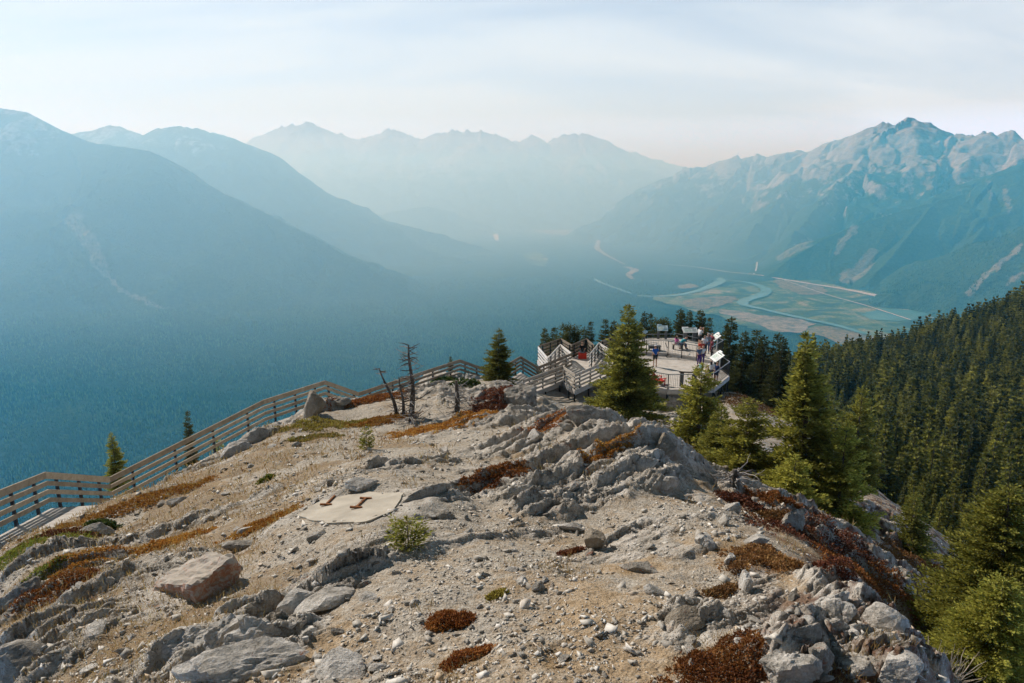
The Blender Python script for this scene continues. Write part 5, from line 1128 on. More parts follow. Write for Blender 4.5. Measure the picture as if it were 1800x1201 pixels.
for n, i in enumerate(order[270:]):
    V, Fc, ti, ou = SLOPE_P[n % 5][2]
    far = C[i, 1] > 140
    s = Hh[i] / 10; a = r_.uniform(0, 6.28); ca, sa = math.cos(a), math.sin(a); w_ = s * r_.uniform(.7, 1.05)
    if far:
        sel = np.arange(len(Fc) // 3) * 3; vi = (sel[:, None] * 4 + np.arange(4)).ravel(); v0 = V[vi].reshape(-1, 4, 3); cc = v0.mean(1, keepdims=True); v0 = ((v0 - cc) * 1.65 + cc).reshape(-1, 3); f0 = np.arange(len(v0)).reshape(-1, 4); t0_, o0 = ti[vi], ou[vi]
    else: v0, f0, t0_, o0 = V, Fc, ti, ou
    VS.append(np.c_[(v0[:, 0] * ca - v0[:, 1] * sa) * w_ + C[i, 0], (v0[:, 0] * sa + v0[:, 1] * ca) * w_ + C[i, 1], v0[:, 2] * s + Z[i] - .3]); FS.append(f0 + off); TS.append(np.clip(t0_ + r_.normal(0, .30), 0, 1)); OS.append(o0); off += len(v0)
o = link('forest', np_mesh('forest', np.concatenate(VS), np.concatenate(FS), {'tint': np.concatenate(TS), 'out': np.concatenate(OS)}), SLOPE_M)
tag(o, 'dense dark spruce wood climbing the slope across the gully', 'forest', kind='stuff')
print('SLOPE TREES', len(C), off)
# ------------------------------------------------------------------ boardwalk, ramps, viewing deck
def wood_mat(name, dark, mid, light, sc=3.0, plank=None):
    t = NT(name); v = t.pos(True); a_ = t.noise(sc, 5, .65, v, (1, 1, 1)); b_ = t.noise(sc * 9, 4, .7, v, (.25, .25, 2.0)); oi = t.n('ShaderNodeObjectInfo')
    c = t.ramp(t.math('ADD', t.math('MULTIPLY', a_, .55), t.math('MULTIPLY', b_, .45)), [(.3, dark), (.5, mid), (.7, light)])
    hs = t.n('ShaderNodeHueSaturation'); t.l(c, hs.inputs['Color']); q = t.math('MULTIPLY_ADD', oi.outputs['Random'], .35); q.node.inputs[2].default_value = .82; t.l(q, hs.inputs['Value'])
    t.col(hs.outputs[0]); t.rough(.85); t.bump(b_, .3, .005); return t.m
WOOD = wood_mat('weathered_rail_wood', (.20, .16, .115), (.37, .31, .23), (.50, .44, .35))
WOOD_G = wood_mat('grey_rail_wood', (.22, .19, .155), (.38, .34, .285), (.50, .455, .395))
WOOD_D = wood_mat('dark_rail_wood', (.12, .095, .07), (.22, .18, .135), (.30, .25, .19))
WOOD_W = wood_mat('sunlit_bleached_rail_wood', (.42, .40, .36), (.62, .59, .54), (.74, .71, .66))  # bleached boards, with the sunlight on them put into a paler colour
DECKW = wood_mat('deck_boards', (.36, .325, .28), (.52, .475, .42), (.62, .58, .52), 1.2)
STEEL = flat_mat('dark_steel', (.022, .024, .026), .55, .3, 6, .3)
GALV = flat_mat('grey_steel', (.22, .235, .245), .5, .2, 8, .5)
ASH = flat_mat('grey_trim', (.42, .41, .39), .8, .25, 5)

def fence(a, b, label, wood=WOOD, h=1.12, n=None, top_h=.20, low_h=.135, post_out=1, group=None, boards=3, drop=.25):
    """board fence between two top points: a broad top board, three narrower ones, steel posts behind"""
    a = Vector(a); b = Vector(b); o = empty('board_fence', (a + b) / 2 - Vector((0, 0, h))); c = o.location.copy(); tag(o, label, 'fence', group)
    d = (b - a); L = math.hypot(d.x, d.y); out = Vector((-d.y, d.x, 0)).normalized() * post_out
    MB().bar(a - c - Vector((0, 0, top_h / 2)), b - c - Vector((0, 0, top_h / 2)), .045, top_h).build('top_rail', wood, o)
    for k in range(boards):
        z = .36 + k * .27; j = Vector((0, 0, random.uniform(-.006, .006)))
        MB().bar(a - c - Vector((0, 0, z)) + j, b - c - Vector((0, 0, z)) - j, .04, low_h).build('rail', wood, o)
    n = n or max(2, int(round(L / 2.1)) + 1)
    for k in range(n):
        f = (k + .5) / n if n > 2 else (.12 + .76 * k); p = a.lerp(b, f) - c + out * .065
        MB().bar(p - Vector((0, 0, .07)), p - Vector((0, 0, h + drop)), .075, .075, up=(d.x, d.y, 0)).build('post', STEEL, o)
    return o
def boards_between(a0, a1, b0, b1, bw=.14, gap=.012, th=.045):
    """planks laid crosswise between edge a (a0->a1) and edge b (b0->b1)"""
    a0, a1, b0, b1 = (Vector(q) for q in (a0, a1, b0, b1)); L = max((a1 - a0).length, (b1 - b0).length); n = max(1, int(L / bw)); m = MB(); g = gap / bw / 2
    for k in range(n):
        f0 = (k / n) + g / n * 2; f1 = ((k + 1) / n) - g / n * 2; dz = Vector((0, 0, random.uniform(-.004, .004))); dn = Vector((0, 0, -th))
        q = [a0.lerp(a1, f0) + dz, a0.lerp(a1, f1) + dz, b0.lerp(b1, f1) + dz, b0.lerp(b1, f0) + dz]; w = [p + dn for p in q]
        m.add(q + w, [(3, 2, 1, 0), (4, 5, 6, 7), (0, 1, 5, 4), (1, 2, 6, 5), (2, 3, 7, 6), (3, 0, 4, 7)])
    return m
BWP = [(-110, 905, 13.8), (79, 830, 19.0), (192, 839, 22.5), (463, 703, 28.5), (571, 669, 31.0), (630, 690, 33.0), (808, 632, 41.0), (868, 653, 43.5), (915, 626, 46.5), (948, 646, 46.0)]
BW = [Vector(at(*q)) for q in BWP]
flab = ['board fence at the left end of the boardwalk in front of the plank walk', 'short fence panel across the inner corner of the boardwalk on the left', 'long sloping board fence climbing along the left of the summit', 'upper stretch of the sloping fence up to its highest corner', 'short fence dropping from the highest corner behind the low grey boulder', 'far fence rising behind the dead trees', 'fence falling from the far peak toward the bushy spruce', 'fence partly hidden behind the bushy spruce', 'short fence from the bushy spruce down to the zigzag ramp']
FH = 1.12
def offs(i, w):     # boardwalk inner edge: towards the camera's right of the line
    def nrm(k):
        d = BW[k + 1] - BW[k]; return Vector((d.y, -d.x, 0)).normalized()
    k0, k1 = max(i - 1, 0), min(i, len(BW) - 2); n = (nrm(k0) + nrm(k1)).normalized(); c = max(.5, n.dot(nrm(k1))); return BW[i] + n * (w / c)
bwo = empty('boardwalk', BW[3] - Vector((0, 0, FH))); bc = bwo.location.copy(); tag(bwo, 'weathered plank boardwalk running along the left edge of the summit', 'boardwalk')
for i in range(len(BW) - 1):
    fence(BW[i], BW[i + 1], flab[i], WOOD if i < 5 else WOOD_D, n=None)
    dz = Vector((0, 0, FH + .06)); a0, a1 = BW[i] - dz - bc, BW[i + 1] - dz - bc; b0, b1 = offs(i, 1.75) - dz - bc, offs(i + 1, 1.75) - dz - bc
    b0.z = a0.z; b1.z = a1.z
    boards_between(a0, a1, b0, b1).build('deck_boards', DECKW, bwo)
    MB().bar((b0 + Vector((0, 0, -.13))), (b1 + Vector((0, 0, -.13))), .05, .16).bar((a0 + Vector((0, 0, -.13))), (a1 + Vector((0, 0, -.13))), .05, .16).build('edge_beam', WOOD_G, bwo)

ZT, ZL = -12.3, -13.42
def TP(px, py, z=ZT): return Vector(onz(px, py, z))
ramp_f = [
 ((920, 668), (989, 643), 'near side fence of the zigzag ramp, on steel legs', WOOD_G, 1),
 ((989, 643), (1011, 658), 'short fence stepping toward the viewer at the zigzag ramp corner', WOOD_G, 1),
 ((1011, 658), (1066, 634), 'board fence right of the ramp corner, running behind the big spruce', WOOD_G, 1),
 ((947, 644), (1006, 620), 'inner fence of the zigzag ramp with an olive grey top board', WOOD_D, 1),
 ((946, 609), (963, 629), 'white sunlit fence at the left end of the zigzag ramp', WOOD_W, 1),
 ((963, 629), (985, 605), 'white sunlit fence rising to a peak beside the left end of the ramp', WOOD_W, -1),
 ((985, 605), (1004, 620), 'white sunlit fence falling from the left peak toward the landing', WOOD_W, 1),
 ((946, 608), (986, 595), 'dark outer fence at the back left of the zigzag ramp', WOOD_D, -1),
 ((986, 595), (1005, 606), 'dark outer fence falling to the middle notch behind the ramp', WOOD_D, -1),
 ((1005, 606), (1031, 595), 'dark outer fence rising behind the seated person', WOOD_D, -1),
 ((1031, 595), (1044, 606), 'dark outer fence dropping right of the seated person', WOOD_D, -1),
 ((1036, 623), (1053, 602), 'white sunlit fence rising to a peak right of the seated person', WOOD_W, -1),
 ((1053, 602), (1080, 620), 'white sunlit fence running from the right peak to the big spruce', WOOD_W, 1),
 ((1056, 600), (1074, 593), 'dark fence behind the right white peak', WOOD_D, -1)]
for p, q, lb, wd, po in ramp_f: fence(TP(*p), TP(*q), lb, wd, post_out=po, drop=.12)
def flat_deck(name, px, z, label, cat, trim=True, th=.05, lift=None, legs=(), leg_mat=STEEL, plank_dir=None, ztop=None):
    P = [Vector(onz(a, b, ztop if ztop is not None else z)) for a, b in px]
    for p in P: p.z = z
    c = sum(P, Vector()) / len(P); o = empty(name, c); tag(o, label, cat)
    # planks: strips of the outline along one direction
    bm = bmesh.new(); f = bm.faces.new([bm.verts.new(p - c) for p in P]); bm.normal_update()
    if f.normal.z < 0: f.normal_flip()
    d = Vector(plank_dir or (1, 0.12, 0)).normalized(); nrm_ = Vector((-d.y, d.x, 0)); lo = min((p - c).dot(nrm_) for p in P); hi = max((p - c).dot(nrm_) for p in P); k = int((hi - lo) / .145)
    for i in range(1, k):
        bmesh.ops.bisect_plane(bm, geom=bm.verts[:] + bm.edges[:] + bm.faces[:], plane_co=nrm_ * (lo + i * .145), plane_no=nrm_)
    bmesh.ops.split_edges(bm, edges=[e for e in bm.edges if len(e.link_faces) == 2])
    for f in bm.faces:
        cc = f.calc_center_median(); j = random.uniform(-.004, .004)
        for v in f.verts: v.co = v.co + nrm_ * (-.004 if (v.co - cc).dot(nrm_) > 0 else .004); v.co.z += j
    r = bmesh.ops.extrude_face_region(bm, geom=bm.faces[:]); 
    for v in [g for g in r['geom'] if isinstance(g, bmesh.types.BMVert)]: v.co.z += th
    for v in bm.verts: v.co.z -= th
    bmesh.ops.recalc_face_normals(bm, faces=bm.faces[:]); me = bpy.data.meshes.new('deck_boards'); bm.to_mesh(me); bm.free(); link('deck_boards', me, DECKW, o)
    m = MB(); n = len(P)
    for i in range(n):
        a, b = P[i] - c, P[(i + 1) % n] - c; dn = Vector((0, 0, -.05 - .14)); m.bar(a + dn, b + dn, .05, .27)
    m.build('rim_beam', ASH, o)
    for a, b in legs:
        p = Vector(onz(a, b, z)); p.z = z; g = float(gz(p.x, p.y)) if p.y < 60 else float(hz2(np.array(p.x), np.array(p.y))); L = max(.4, z - g + .3)
        MB().bar(p - c - Vector((0, 0, .2)), p - c - Vector((0, 0, L)), .11, .11, up=(0, 1, 0)).build('support_post', leg_mat, o)
    return o, P, c
LAND = [(920, 668), (989, 643), (1011, 658), (1066, 634), (1104, 618), (1080, 612), (1056, 599), (1044, 605), (1031, 594), (1005, 605), (986, 594), (945, 608), (962, 629), (946, 644)]
o, P, c = flat_deck('ramp_landing', LAND, ZL, 'zigzag plank ramp and landing on dark steel legs left of the big spruce', 'ramp', ztop=ZT, plank_dir=(1, -.1, 0), legs=[(935, 694), (959, 684), (984, 673), (1000, 683), (1010, 688), (1035, 674), (1060, 662)])
m = MB(); q = [Vector(onz(a, b, ZL)) - c for a, b in ((938, 694), (998, 686), (1008, 689))]
for z in (-.75, -1.35): m.bar(q[0] + Vector((0, 0, z)), q[1] + Vector((0, 0, z)), .06, .06)
m.build('cross_brace', STEEL, o)
ZD, ZU = -14.0, -13.72
LOW = [(1052, 655), (1100, 676), (1149, 681), (1174, 685.5), (1216, 685), (1255, 682.5), (1282, 661), (1249, 636.5), (1225, 632), (1174, 624), (1136, 622), (1075, 620)]
o, P, c = flat_deck('viewing_deck', LOW, ZD, 'lower plank viewing deck standing on posts behind the big spruce', 'deck', plank_dir=(1, .18, 0), legs=[(1120, 678), (1173, 685), (1216, 684), (1254, 682), (1280, 661), (1268, 670), (1150, 675)])
m = MB()
for (a, b), (a2, b2) in (((1254, 682), (1268, 671)), ((1268, 671), (1280, 661)), ((1173, 685), (1216, 684))):
    p, q = Vector(onz(a, b, ZD)) - c, Vector(onz(a2, b2, ZD)) - c; m.bar(p + Vector((0, 0, -.25)), q + Vector((0, 0, -2.0)), .05, .05); m.bar(q + Vector((0, 0, -.25)), p + Vector((0, 0, -2.0)), .05, .05)
m.build('cross_brace', STEEL, o)
UPP = [(1075, 616.5), (1136, 619), (1174, 621), (1225, 629), (1250, 634), (1271, 621), (1242, 605), (1191, 594.5), (1136, 595.5), (1095, 599)]
flat_deck('viewing_deck', UPP, ZU, 'upper plank viewing deck at the far end with the interpretive panels', 'deck', plank_dir=(1, .18, 0), legs=[(1270, 621), (1250, 634), (1242, 606)])
def railing(px, z, label, h=1.07, closed=False, inset=.06):
    P = [Vector(onz(a, b, z)) for a, b in px]; c = sum(P, Vector()) / len(P); o = empty('metal_railing', c); tag(o, label, 'railing')
    tp = MB(); bl = MB()
    for i in range(len(P) - 1):
        a, b = P[i] - c, P[i + 1] - c; L = (b - a).length; up = Vector((0, 0, h))
        tp.bar(a + up, b + up, .055, .045); tp.bar(a + Vector((0, 0, .1)), b + Vector((0, 0, .1)), .03, .03)
        n = int(L / .125)
        for k in range(1, n): q = a.lerp(b, k / n); bl.bar(q + Vector((0, 0, .1)), q + Vector((0, 0, h - .02)), .014, .014, up=(0, 1, 0))
    tp.build('top_rail', GALV, o); bl.build('balusters', STEEL, o)
    for i in range(len(P)):
        q = P[i] - c; MB().bar(q - Vector((0, 0, .2)), q + Vector((0, 0, h + .02)), .06, .06, up=(0, 1, 0)).build('post', STEEL, o)
    return o
railing([(1120, 676), (1149, 680), (1174, 684.5), (1216, 684), (1254, 681.5)], ZD, 'dark metal railing along the near edge of the lower deck')
railing([(1254, 681.5), (1281, 660.5), (1249, 637.5)], ZD, 'dark metal railing round the right corner of the lower deck')
railing([(1075, 618.5), (1136, 620), (1174, 622), (1198, 626), (1224, 630.5)], ZU, 'dark metal railing dividing the lower deck from the upper deck')
railing([(1250, 633), (1270, 620.5), (1242, 606)], ZU, 'dark metal railing at the right corner of the upper deck')
railing([(1242, 606), (1191, 595), (1136, 596)], ZU, 'low dark railing along the far edge of the upper deck', h=.42)
p = Vector(onz(1180, 623.5, ZD)); m = MB()
for k in range(3): m.box((0, -.15 - .28 * k, .24 - .09 * k), (1.1, .28, .05))
st = empty('steps', p); m.build('treads', DECKW, st); m2 = MB(); 
for s_ in (-.58, .58): m2.bar((s_, .05, .2), (s_, -.95, -.02), .05, .16); m2.bar((s_, -.1, 1.05), (s_, -.95, .8), .04, .04)
m2.build('stringers', STEEL, st); tag(st, 'short steps between the two decks below the seated pair', 'steps')

# interpretive panels
t = NT('panel_print'); v = t.n('ShaderNodeTexCoord').outputs['Generated']; s_ = t.n('ShaderNodeSeparateXYZ'); t.l(v, s_.inputs[0])
n1 = t.noise(4, 3, .5, v, (3, 1, 1)); 
white = t.mix(t.fr(n1, .5, .58), (.78, .78, .74), (.62, .66, .64)); t.col(white); t.rough(.5); PANEL_W = t.m
t = NT('panel_print_blue'); v = t.n('ShaderNodeTexCoord').outputs['Generated']; n1 = t.noise(3, 3, .5, v); t.col(t.mix(t.fr(n1, .46, .56), (.60, .72, .74), (.24, .40, .46))); t.rough(.35); PANEL_B = t.m
PANEL_D = flat_mat('panel_back', (.06, .055, .045), .6, .2, 6)
INK = flat_mat('panel_ink', (.16, .20, .19), .6, .1, 6); PIC = flat_mat('panel_picture', (.50, .58, .52), .6, .25, 9)
LEGW = flat_mat('panel_support', (.13, .135, .135), .7, .2, 5); LEGL = flat_mat('pale_panel_support', (.62, .62, .60), .6, .1, 5)
def panel_sign(p, face, w, d, tilt, hgt, label, pm, lm, leg_w=.18, notch=True, lines=True):
    """a sloping board on two supports; face = horizontal direction the reader stands in"""
    o = empty('interpretive_panel', p); tag(o, label, 'sign'); f = Vector((face[0], face[1], 0)).normalized(); s = Vector((-f.y, f.x, 0))
    back = -f * math.cos(tilt) + Vector((0, 0, math.sin(tilt))); nrm_ = s.cross(back).normalized()
    if nrm_.z < 0: nrm_ = -nrm_
    M = Matrix((s, back, nrm_)).transposed(); c = Vector((0, 0, hgt))
    m = MB(); m.box(c, (w, d, .04), M)
    if notch: m.box(c + back * (d / 2 + .07) - s * (w * .25), (w * .42, .14, .038), M)
    b = m.build('panel_board', pm, o)
    if lines:
        q = MB(); top = nrm_ * .024; rr = random.Random(int(w * 1000 + hgt * 77))
        q.box(c + back * (d * .36) - s * 0 + top, (w * .62, d * .10, .006), M)
        for k in range(6): q.box(c + back * (d * (.18 - .1 * k)) + s * (w * .26) + top, (w * rr.uniform(.22, .34), d * .022, .005), M)
        q.build('print', INK, b); MB().box(c - back * (d * .06) - s * (w * .17) + top, (w * .46, d * .52, .005), M).build('picture', PIC, b)
    for e in (-1, 1):
        a = s * e * (w / 2 - leg_w * .7) ; MB().bar(a + Vector((0, 0, 0)), a + Vector((0, 0, hgt - .03)), leg_w, .07, up=f).build('leg', lm, o)
    return o
pt = lambda a, b, z: Vector(onz(a, b, z))
rail_d = (pt(1249, 637, ZD) - pt(1282, 661, ZD)).normalized(); inw = Vector((rail_d.y, -rail_d.x, 0)); inw = inw if inw.x < 0 else -inw
panel_sign(pt(1262, 652, ZD) + inw * .15, inw, 1.35, .85, R(38), 1.12, 'big white panel tilted beside the right railing of the lower deck', PANEL_W, LEGL, .10)
rail_u = (pt(1271, 621, ZU) - pt(1250, 634, ZU)).normalized()
panel_sign(pt(1256, 614, ZU), inw, 1.1, .75, R(38), 1.05, 'white tilted panel at the right end of the upper deck', PANEL_W, LEGL, .10)
panel_sign(pt(1212, 600, ZU), (.12, -1), 1.35, .62, R(30), 1.0, 'wide white panel on two grey supports at the back of the upper deck', PANEL_W, LEGW, .36)
panel_sign(pt(1163.5, 596, ZU), (-.1, -1), .95, .62, R(36), 1.0, 'blue and white panel on two dark posts at the back of the upper deck', PANEL_B, LEGW, .2)
panel_sign(pt(1131, 601, ZU), (.9, -.45), .95, .6, R(40), 1.0, 'small blue tilted panel half hidden by the big spruce', PANEL_B, LEGW, .2)
panel_sign(pt(1209, 680, ZD), (.15, 1), 1.25, .6, R(22), 1.05, 'dark panel seen from its back at the near railing of the lower deck', PANEL_D, LEGW, .26, notch=False, lines=False)
b = empty('bench', pt(1150, 616, ZU)); MB().box((0, 0, .40), (1.05, .42, .06)).build('seat', LEGW, b); 
for e in (-.45, .45): MB().box((e, 0, .185), (.08, .38, .37)).build('leg', LEGW, b)
MB().box((0, .2, .22), (.8, .03, .26)).build('panel', LEGW, b); tag(b, 'low grey bench behind the person in the white cap', 'bench')
b = empty('bench', pt(1191, 614, ZU), R(8)); MB().box((0, 0, .42), (.9, .36, .05)).build('seat', WOOD_D, b)
for e in (-.38, .38): MB().box((e, 0, .195), (.06, .32, .39)).build('leg', STEEL, b)
tag(b, 'small dark bench under the seated pair on the upper deck', 'bench')
t = NT('red_paint'); t.col(t.ramp(t.noise(9, 3, .5, t.pos(True)), [(.3, (.50, .030, .018)), (.7, (.62, .05, .028))])); t.rough(.5); RED = t.m
def adirondack(p, rz, label):
    o = empty('red_chair', p, rz); tag(o, label, 'chair')
    m = MB()       # faces +y
    for k in range(5): m.bar(((k - 2) * .105, .27 - .03, .36), ((k - 2) * .105, -.22, .24), .09, .022)
    m.build('seat', RED, o); m = MB()
    for k in range(6): x = (k - 2.5) * .098; m.bar((x * .9, -.20, .24), (x * 1.15, -.52, .98 - .9 * abs(x) ** 1.6), .085, .022, up=(0, 1, .4))
    m.bar((-.26, -.28, .42), (.26, -.28, .42), .03, .07); m.build('backrest', RED, o)
    for e in (-1, 1):
        MB().bar((e * .33, .34, .53), (e * .33, -.36, .51), .13, .025).build('armrest', RED, o)
        MB().bar((e * .29, .27, .52), (e * .29, .27, 0), .03, .09, up=(0, 1, 0)).build('leg', RED, o)
        MB().bar((e * .27, .30, .34), (e * .27, -.55, .03), .03, .10).build('leg', RED, o)
    return o
adirondack(pt(1159, 676, ZD), R(-75), 'red wooden armchair beside the near railing of the lower deck')
adirondack(pt(1142, 670, ZD), R(-95), 'red wooden armchair half hidden by the big spruce')
bx = empty('red_box', pt(1023.5, 630, ZL)); MB().box((0, 0, .21), (.62, .5, .42)).build('body', RED, bx); MB().box((0, 0, .435), (.65, .53, .03)).build('lid', RED, bx); tag(bx, 'red box seat on the landing with a person sitting on it', 'box')

# ------------------------------------------------------------------ people
def skin_mesh(name, V, E, Rd, mat, parent, sub=1, root=0):
    me = bpy.data.meshes.new(name); me.from_pydata([tuple(v) for v in V], E, []); o = bpy.data.objects.new(name, me); COL.objects.link(o)
    o.modifiers.new('s', 'SKIN'); sm_ = o.modifiers.new('d', 'SUBSURF'); sm_.levels = sub; sm_.render_levels = sub
    sv = me.skin_vertices[0].data
    for i, r in enumerate(Rd): sv[i].radius = (r, r) if not isinstance(r, tuple) else r; sv[i].use_root = (i == root)
    dg = bpy.context.evaluated_depsgraph_get(); dg.update(); m2 = bpy.data.meshes.new_from_object(o.evaluated_get(dg)); m2.name = name
    bpy.data.objects.remove(o); bpy.data.meshes.remove(me); m2.materials.clear(); return link(name, m2, mat, parent, True)
SKIN_M = flat_mat('skin', (.50, .30, .21), .6, .1, 9)
def cloth(name, c): return flat_mat(name, c, .9, .12, 14)
CL = {k: cloth('cloth_' + k, c) for k, c in dict(blue=(.02, .10, .38), navy=(.015, .03, .09), white=(.70, .70, .70), black=(.015, .015, .018), red=(.55, .07, .04), teal=(.03, .25, .30), pink=(.45, .10, .28), maroon=(.28, .07, .08), grey=(.25, .26, .28), beige=(.52, .42, .32), purple=(.07, .03, .16), denim=(.07, .11, .20), aqua=(.20, .52, .60), dark=(.03, .035, .04)).items()}
HAIR = {k: flat_mat('hair_' + k, c, .7, .3, 12) for k, c in dict(dark=(.02, .013, .01), brown=(.09, .05, .025), blond=(.38, .24, .10)).items()}
CAPW = cloth('cap_white', (.75, .76, .78))
def person(p, rz, H, label, shirt, legs, hair='dark', long_hair=False, shorts=False, sit=False, lean=0.0, arms='down', cap=None, jacket=None, seat=.45):
    o = empty('person', p, rz); tag(o, label, 'person'); k = H / 1.75
    pz = .95 if not sit else seat / k + .09
    piv = Vector((0, 0, pz)); Rt = Matrix.Rotation(-lean, 3, 'X')
    def up(x, y, z): return (piv + Rt @ Vector((x, y, z - .95))) * k       # upper body, given for a standing figure
    V, E, Q = [], [], []
    def add(v, r, par=None):
        V.append(Vector(v)); Q.append(r * k)
        if par is not None: E.append((par, len(V) - 1))
        return len(V) - 1
    pel = add(piv * k, .125); sp_ = add(up(0, 0, 1.12), .115, pel); ch = add(up(0, .01, 1.32), .135, sp_); nb = add(up(0, 0, 1.46), .062, ch); hb = add(up(0, .015, 1.54), .058, nb); hc = add(up(0, .03, 1.63), .088, hb); add(up(0, .02, 1.71), .062, hc); add(up(0, .125, 1.615), .014, hc)
    for e in (-1, 1): add(up(e * .093, .01, 1.62), .014, hc)
    LG, AR = [], []
    for e in (-1, 1):
        if sit: pts = [(e * .09, .04, pz - .02), (e * .11, .44, pz - .03), (e * .11, .46, .09), (e * .11, .62, .04)]
        else: pts = [(e * .09, 0, .90), (e * .105, .02, .50), (e * .11, -.03, .09), (e * .12, .13, .035)]
        i = pel; chain = []
        for q, r in zip(pts, (.092, .062, .042, .036)): i = add(Vector(q) * k, r, i); chain.append(i)
        LG.append(chain)
        if arms == 'up': ap = [(e * .18, 0, 1.41), (e * .23, .16, 1.20), (e * .09, .26, 1.50), (e * .07, .28, 1.57)]
        elif arms == 'hold': ap = [(e * .18, 0, 1.41), (e * .23, .03, 1.14), (e * .13, .26, 1.17), (e * .09, .33, 1.19)]
        elif arms == 'lap': ap = [(e * .18, 0, 1.41), (e * .22, .10, 1.15), (e * .12, .32, 1.05), (e * .10, .39, 1.02)]
        else: ap = [(e * .18, 0, 1.41), (e * .225, -.02, 1.13), (e * .235, .05, .88), (e * .235, .08, .80)]
        i = ch; chain = []
        for q, r in zip(ap, (.058, .042, .028, .032)): i = add(up(*q), r, i); chain.append(i)
        AR.append(chain); dv = (V[chain[3]] - V[chain[2]]).normalized(); sd_ = Vector((0, 1, 0)) if arms == 'down' else Vector((1, 0, 0)); pa = chain[3]
        for f in range(4):
            q = V[pa] + sd_ * (f - 1.5) * .019 * k + dv * .035 * k; a = add(q, .0095, pa); b = add(q + dv * (.05, .058, .055, .042)[f] * k + Vector((-e * .012, .01, 0)) * k, .008, a)
        add(V[pa] - dv * .01 * k + sd_ * .045 * k, .010, pa)
    skin_mesh('body', V, E, Q, SKIN_M, o)
    # shirt
    def cl(idx, ed, grow, name, m, par=o, taper=None):
        mp_ = {a: i for i, a in enumerate(idx)}; return skin_mesh(name, [V[a] for a in idx], [(mp_[a], mp_[b]) for a, b in ed], [Q[a] + grow * k for a in idx], m, par)
    xs_ = [pel, sp_, ch, AR[0][0], AR[0][1], AR[1][0], AR[1][1]]
    V2 = [V[pel] + (V[sp_] - V[pel]) * -.25, V[sp_], V[ch], V[AR[0][0]], V[AR[0][0]].lerp(V[AR[0][1]], .75), V[AR[1][0]], V[AR[1][0]].lerp(V[AR[1][1]], .75), V[ch].lerp(V[nb], .75)]
    skin_mesh('jacket' if jacket else 'shirt', V2, [(0, 1), (1, 2), (2, 3), (3, 4), (2, 5), (5, 6), (2, 7)], [q * k for q in (.148, .135, .155, .078, .066, .078, .066, .075)], CL[jacket or shirt], o)
    # trousers
    V3 = [V[pel]]; E3 = []; R3 = [.142]
    for ch_ in LG:
        a = len(V3); h_, kn, an = V[ch_[0]], V[ch_[1]], V[ch_[2]]
        if shorts: V3 += [h_, h_.lerp(kn, .85)]; R3 += [.108, .088]; E3 += [(0, a), (a, a + 1)]
        else: V3 += [h_, kn, kn.lerp(an, .92)]; R3 += [.106, .076, .058]; E3 += [(0, a), (a, a + 1), (a + 1, a + 2)]
    skin_mesh('shorts' if shorts else 'trousers', V3, E3, [q * k for q in R3], CL[legs], o)
    for ch_ in LG: skin_mesh('shoe', [V[ch_[2]] + Vector((0, -.03, -.045)) * k, V[ch_[2]] + Vector((0, .05, -.045)) * k, V[ch_[3]] + Vector((0, .02, 0)) * k], [(0, 1), (1, 2)], [.045 * k, .05 * k, .04 * k], CL['dark'], o)
    # hair: a cap of hair over skull and nape
    hv = [up(0, -.012, 1.665), up(0, -.04, 1.60)]; hr = [.100, .088]; he = [(0, 1)]
    if long_hair: hv += [up(0, -.06, 1.50), up(0, -.085, 1.36)]; hr += [.075, .05]; he += [(1, 2), (2, 3)]
    skin_mesh('hair', hv, he, [q * k for q in hr], HAIR[hair], o)
    for e in (-1, 1): MB().box(up(e * .033, .112, 1.645), (.018 * k, .012 * k, .010 * k)).build('eye', CL['black'], o)
    if cap:
        skin_mesh('cap', [up(0, 0, 1.69), up(0, .0, 1.735)], [(0, 1)], [.112 * k, .085 * k], cap, o); MB().box(up(0, .15, 1.69), (.15 * k, .12 * k, .012 * k)).build('cap_brim', cap, o)
    return o
person(pt(1151, 645, ZD), R(10), 1.76, 'person in a blue shirt, dark shorts and white cap walking on the lower deck', 'blue', 'dark', 'brown', shorts=True, cap=CAPW)
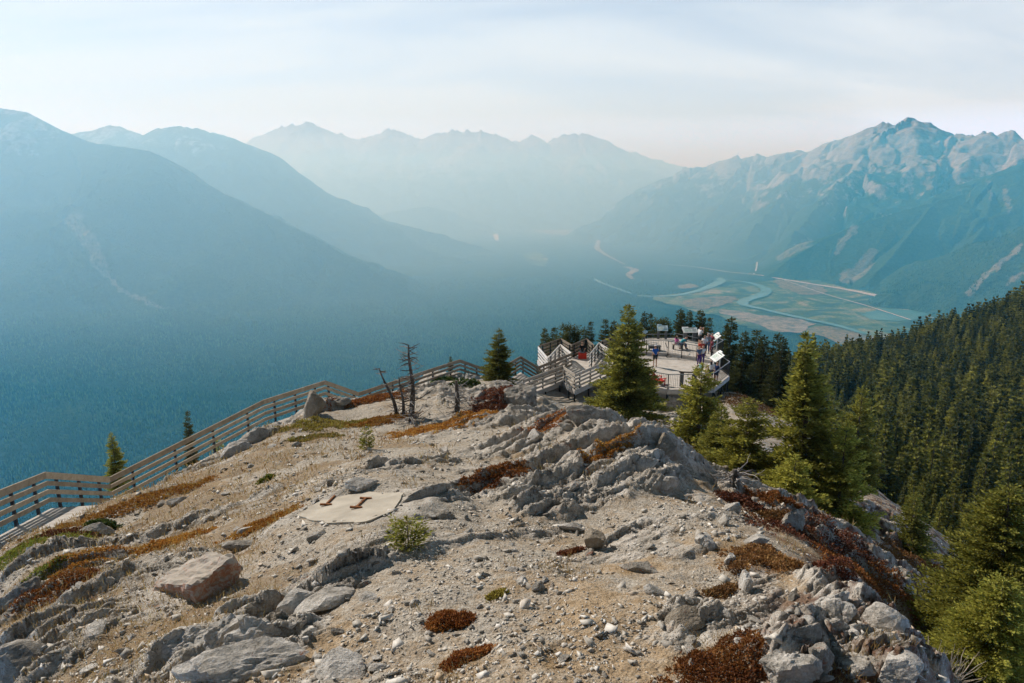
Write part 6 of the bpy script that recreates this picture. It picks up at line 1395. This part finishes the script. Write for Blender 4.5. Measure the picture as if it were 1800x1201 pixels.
person(pt(1188.5, 614.5, ZU), R(-60), 1.55, 'seated person in a pink top on the left of the pair on the upper deck', 'pink', 'grey', 'brown', True, sit=True, arms='lap', seat=.43)
person(pt(1196, 614, ZU), R(-85), 1.76, 'person in a teal shirt sitting bent forward on the upper deck', 'teal', 'denim', 'dark', sit=True, lean=.75, arms='lap', seat=.43)
person(pt(1229, 610, ZU), R(-70), 1.80, 'tall person in white shirt and shorts raising both hands beside the wide white panel', 'white', 'dark', 'brown', arms='up', shorts=True)
person(pt(1237, 626, ZU), R(-30), 1.74, 'dark haired person in white shirt and dark trousers within the upper panel group', 'white', 'dark', 'dark', arms='hold')
person(pt(1243, 621, ZU), R(150), 1.72, 'blond person in a grey top in the middle of the group at the upper panel', 'grey', 'denim', 'blond', True)
person(pt(1250, 620, ZU), R(-60), 1.70, 'person in a maroon top standing closest to the upper white panel', 'maroon', 'maroon', 'brown', arms='hold')
person(pt(1231.5, 633.5, ZD), R(-20), 1.68, 'person in a red orange shirt standing where the two decks meet', 'red', 'dark', 'dark')
person(pt(1228, 643, ZD), R(200), 1.60, 'person in purple trousers with a blue jacket in front of the red shirt', 'white', 'purple', 'dark', True, jacket='denim')
person(pt(1234, 640.5, ZD), R(170), 1.55, 'person in a white top standing close behind the blue jacket', 'white', 'purple', 'dark', True)
person(pt(1248.5, 672.5, ZD), R(-35), 1.66, 'person with long dark hair, white top and black shorts beside the big white panel', 'white', 'black', 'dark', True, shorts=True)
person(pt(1258.5, 672, ZD), R(-60), 1.52, 'young person in a navy shirt and shorts under the big white panel', 'navy', 'navy', 'dark', shorts=True, arms='hold')
person(pt(1231, 664, ZD), R(-60), 1.22, 'child in a light blue shirt behind the tip of the light green spruce', 'aqua', 'aqua', 'brown', shorts=True)
person(pt(1242.5, 670, ZD), R(-40), 1.25, 'child in a beige top beside the person with long dark hair', 'beige', 'maroon', 'dark')
person(pt(1023.5, 630, ZL), R(-8), 1.78, 'person in a black shirt sitting on the red box with back turned', 'black', 'grey', 'dark', sit=True, arms='lap', seat=.45, shorts=True)
